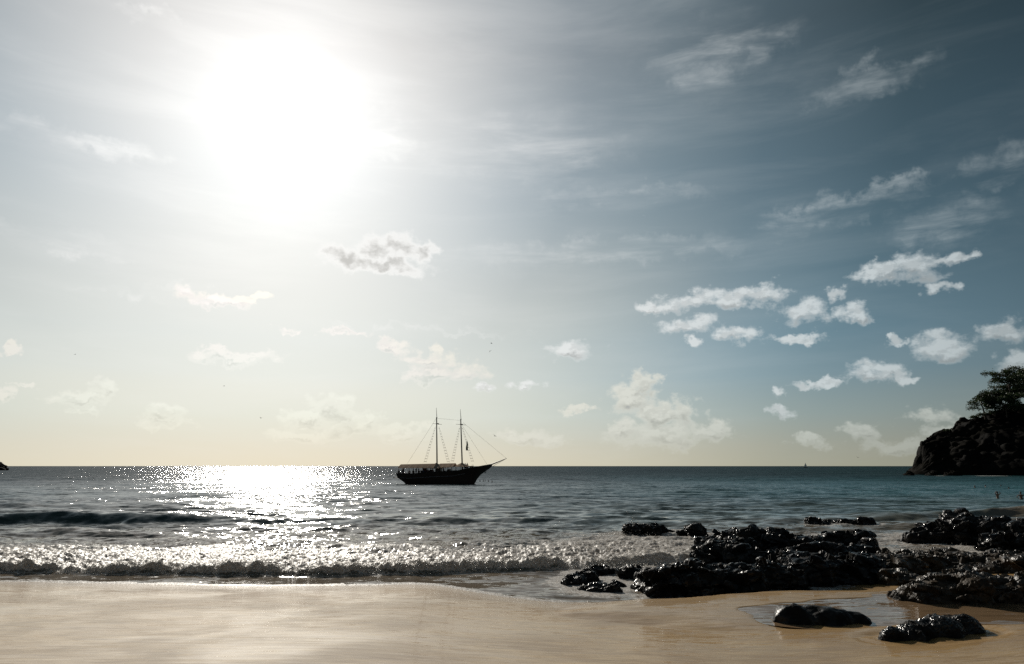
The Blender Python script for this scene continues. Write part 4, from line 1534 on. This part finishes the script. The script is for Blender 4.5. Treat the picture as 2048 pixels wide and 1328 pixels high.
    anc.tube([a, (a[0] - .2, a[1] - .05, a[2] - .6)], .05, 6); anc.tube([(a[0] - .5, a[1] - .05, a[2] - .5), (a[0] - .2, a[1] - .05, a[2] - .7), (a[0] + .1, a[1] - .05, a[2] - .5)], .05, 6)
    anc.build('anchor', M['hull_band'], root)
    # passengers stand and sit on the deck
    deckf = lambda zx: np.interp(zx, [p[0] for p in Vd], [p[2] for p in Vd])
    Mw = Matrix.Translation(root.location) @ Matrix.Rotation(root.rotation_euler[2], 4, 'Z')
    plist = [(150, 'sit', -1.2, 'passenger seated in the very stern behind the rail'), (172, 'stand', .4, 'passenger standing at the stern rail beside the aftmost awning post'),
             (205, 'stand', -1.0, 'passenger standing at the second awning post from the stern'), (290, 'sit', -.9, 'passenger seated under the aft awning at its third post'),
             (318, 'sit', .6, 'passenger seated low between the third and fourth awning posts'), (345, 'sit', -1.2, 'passenger seated beside the fourth awning post'),
             (385, 'stand', -1.1, 'passenger standing upright midway along the aft awning'), (415, 'sit', -.6, 'passenger seated just forward of the one standing midway'),
             (470, 'stand', .8, 'passenger standing at the aft end of the deckhouse'), (490, 'stand', -1.3, 'passenger standing nearer the rail by the deckhouse'),
             (515, 'stand', -.8, 'passenger standing beside the deckhouse middle'), (548, 'sit', -1.3, 'passenger seated near the forward end of the deckhouse'),
             (580, 'sit', -.9, 'passenger seated between deckhouse and mainmast'), (612, 'sit', -1.2, 'passenger seated just aft of the wheelhouse'),
             (760, 'sit', -1.1, 'passenger seated forward of the wheelhouse'), (1045, 'stand', -.6, 'passenger standing under the front edge of the forward awning'),
             (1060, 'stand', .3, 'passenger standing beside the one at the forward awning edge')]
    for zx, pose, y, lab in plist:
        x = (zx - 650) * K
        z = float(np.interp(x, [v[0] for v in Vd[::2]], [v[2] for v in Vd[::2]]))
        w = Mw @ Vector((x, y, z + .01))
        place_person(pose, w, random.uniform(-1.5, 1.5), lab, 'passengers on the schooner', True, .92)


build_ship()


# ------------------------------------------------------------------ far sailing boat
def build_sailboat():
    Y = 1300.0
    x, _ = at_y(1611, 932, Y)
    root = empty('sailing_boat', (x, Y, 0), R(20))
    tag(root, 'tiny sailing boat with one pale sail far off on the horizon', 'boat')
    mb = MB(); V = []; F = []
    n = 10
    for i in range(n + 1):
        f = i / n; hb = 1.2 * math.sin(math.pi * min(1, f * .85 + .12)) ** .7 if i < n else .05
        for (yy, zz) in ((-hb, 1.0), (-hb * .5, -.4), (hb * .5, -.4), (hb, 1.0)):
            V.append((-4.5 + 9 * f, yy, zz + .2 * f))
    for i in range(n):
        for k in range(3):
            F.append((i * 4 + k, i * 4 + 4 + k, i * 4 + 5 + k, i * 4 + 1 + k))
        F.append((i * 4 + 3, i * 4 + 7, i * 4 + 4, i * 4))
    F.append((0, 1, 2, 3)); F.append((n * 4 + 3, n * 4 + 2, n * 4 + 1, n * 4))
    mesh_obj('hull', V, F, M['hull'], root)
    m2 = MB(); m2.tube([(.5, 0, 1), (.5, 0, 10.0)], [.12, .06], 6); m2.build('mast', M['dark_wood'], root)
    m3 = MB(); m3.add([(.3, -.03, 1.9), (-3.8, -.03, 1.9), (.3, -.03, 9.5), (.3, .03, 1.9), (-3.8, .03, 1.9), (.3, .03, 9.5)], [(0, 1, 2), (5, 4, 3), (0, 3, 4, 1), (1, 4, 5, 2), (2, 5, 3, 0)])
    m3.build('sail', M['sail'], root)
    m4 = MB(); m4.add([(.8, -.03, 1.6), (4.0, -.03, 1.4), (.6, -.03, 8.4), (.8, .03, 1.6), (4.0, .03, 1.4), (.6, .03, 8.4)], [(0, 1, 2), (5, 4, 3), (0, 3, 4, 1), (1, 4, 5, 2), (2, 5, 3, 0)])
    m4.build('jib', M['sail'], root)


build_sailboat()


# ------------------------------------------------------------------ birds
def make_bird(px, py, Y, span, rz, roll, flap, label):
    x, z = at_y(px, py, Y)
    root = empty('bird', (x, Y, z), rz)
    root.rotation_euler = (roll, 0, rz)
    tag(root, label, 'bird', 'seabirds over the bay')
    L = span * .42
    mb = MB(); mb.tube([(-L * .5, 0, 0), (-L * .2, 0, 0), (L * .15, 0, .0), (L * .38, 0, .01), (L * .5, 0, 0), (L * .62, 0, -.01)], [.012 * span, .05 * span, .06 * span, .035 * span, .03 * span, .005], 8)
    mb.build('body', M['feather'], root)
    for s in (-1, 1):
        w = MB(); c = span * .12; h = span / 2
        st = [(0, 0, c), (.45 * h, flap * .5 * h, c * 1.0), (.75 * h, flap * .62 * h, c * .7), (h, flap * .5 * h, c * .15)]
        xo = [0, .10 * h, .0, -.22 * h]
        V = []; F = []
        for (yy, zz, ch), xf in zip(st, xo):
            V += [(xf + ch / 2, s * yy, zz), (xf - ch / 2, s * yy, zz), (xf, s * yy, zz + .012 * span), (xf, s * yy, zz - .008 * span)]
        for i in range(3):
            q = i * 4
            for a, b in ((0, 2), (2, 1), (1, 3), (3, 0)):
                F.append((q + a, q + b, q + 4 + b, q + 4 + a))
        F.append((0, 2, 1, 3)); F.append((12, 14, 13, 15))
        w.add(V, F); w.build('wing', M['feather'], root)
    t = MB(); t.add([(-L * .45, -.02 * span, 0), (-L * .85, -.07 * span, 0), (-L * .85, .07 * span, 0), (-L * .45, .02 * span, 0), (-L * .45, 0, .02), (-L * .85, 0, .015)],
                    [(0, 1, 5, 4), (4, 5, 2, 3), (0, 3, 2, 1), (0, 4, 3), (1, 2, 5)])
    t.build('tail', M['feather'], root)


for a in [(983, 687, 150, .9, .4, .5, .5, 'upper of two dark seabirds soaring high above the foremast'),
          (980, 702, 150, 1.0, 2.2, -.7, -.4, 'lower of two dark seabirds soaring high above the foremast'),
          (990, 872, 140, 1.1, .9, .5, .3, 'dark seabird gliding right of the masts over the bowsprit'),
          (522, 836, 170, 1.1, 2.6, .1, .6, 'lone dark seabird low in the glare left of the schooner'),
          (448, 772, 200, .9, .2, .3, .4, 'tiny seabird high in the glare, farther left than the lone low one'),
          (150, 709, 230, 1.0, .3, .4, .3, 'tiny seabird in the pale sky near the left edge'),
          (878, 858, 130, .5, 1.2, .8, .6, 'small seabird passing beside the mainmast crosstree'),
          (1716, 915, 260, 1.3, .5, .2, .4, 'tiny seabird low over the horizon left of the headland')]:
    make_bird(*a)


# ------------------------------------------------------------------ spray thrown up by the bore and at the rocks
def build_spray():
    r = np.random.RandomState(5)
    pts = []; rad = []
    sel = np.argwhere((SUB > .05) & (SUB < 1.5) & (SX / SY < .2) & (SX / SY > -.85))
    w = np.exp(-((SUB[sel[:, 0], sel[:, 1]] - .35) / .35) ** 2) * (.15 + np.clip(perlin2(SX[sel[:, 0], sel[:, 1]] * .9, SY[sel[:, 0], sel[:, 1]] * .9, 70) + .3, 0, 1))
    w /= w.sum()
    pick = sel[r.choice(len(sel), 15000, p=w)]
    base = np.stack([SX[pick[:, 0], pick[:, 1]], SY[pick[:, 0], pick[:, 1]], SZ[pick[:, 0], pick[:, 1]]], 1)
    up = np.abs(r.normal(0, .035, len(base))) * (1 + 2.0 * (r.random_sample(len(base)) < .04))
    base[:, 2] += up
    base[:, 0] += r.normal(0, .04, len(base)); base[:, 1] += r.normal(0, .05, len(base))
    pts.append(base); rad.append(r.uniform(.004, .015, len(base)) * (1 - np.clip(up * 3, 0, .5)))
    # bursts at the rocks
    for (px, py, n, hh, ww) in ((1268, 1060, 260, .55, .25), (1120, 1055, 60, .35, .3), (1240, 1072, 500, .12, .7), (1395, 1118, 700, .16, .5), (1905, 1100, 900, .10, 1.4), (1245, 1135, 400, .12, .6)):
        X, Y = at(px, py, 0)
        p = np.stack([X + r.normal(0, ww, n), Y + r.normal(0, .25, n), np.abs(r.normal(0, hh, n)) * r.uniform(.2, 1, n) + .02], 1)
        pts.append(p); rad.append(r.uniform(.005, .02, n))
    P = np.concatenate(pts); Rr = np.concatenate(rad)
    oct_ = np.array([(1, 0, 0), (-1, 0, 0), (0, 1, 0), (0, -1, 0), (0, 0, 1), (0, 0, -1)], float)
    of = np.array([(0, 2, 4), (2, 1, 4), (1, 3, 4), (3, 0, 4), (2, 0, 5), (1, 2, 5), (3, 1, 5), (0, 3, 5)])
    V = (P[:, None, :] + oct_[None] * Rr[:, None, None] * r.uniform(.7, 1.5, (len(P), 1, 3))).reshape(-1, 3)
    F = (np.arange(len(P))[:, None, None] * 6 + of[None]).reshape(-1, 3)
    o = mesh_obj('spray', V, F, M['foam'])
    tag(o, 'white spray and droplets tumbling off the breaking wave and rocks', 'spray', kind='stuff')


build_spray()
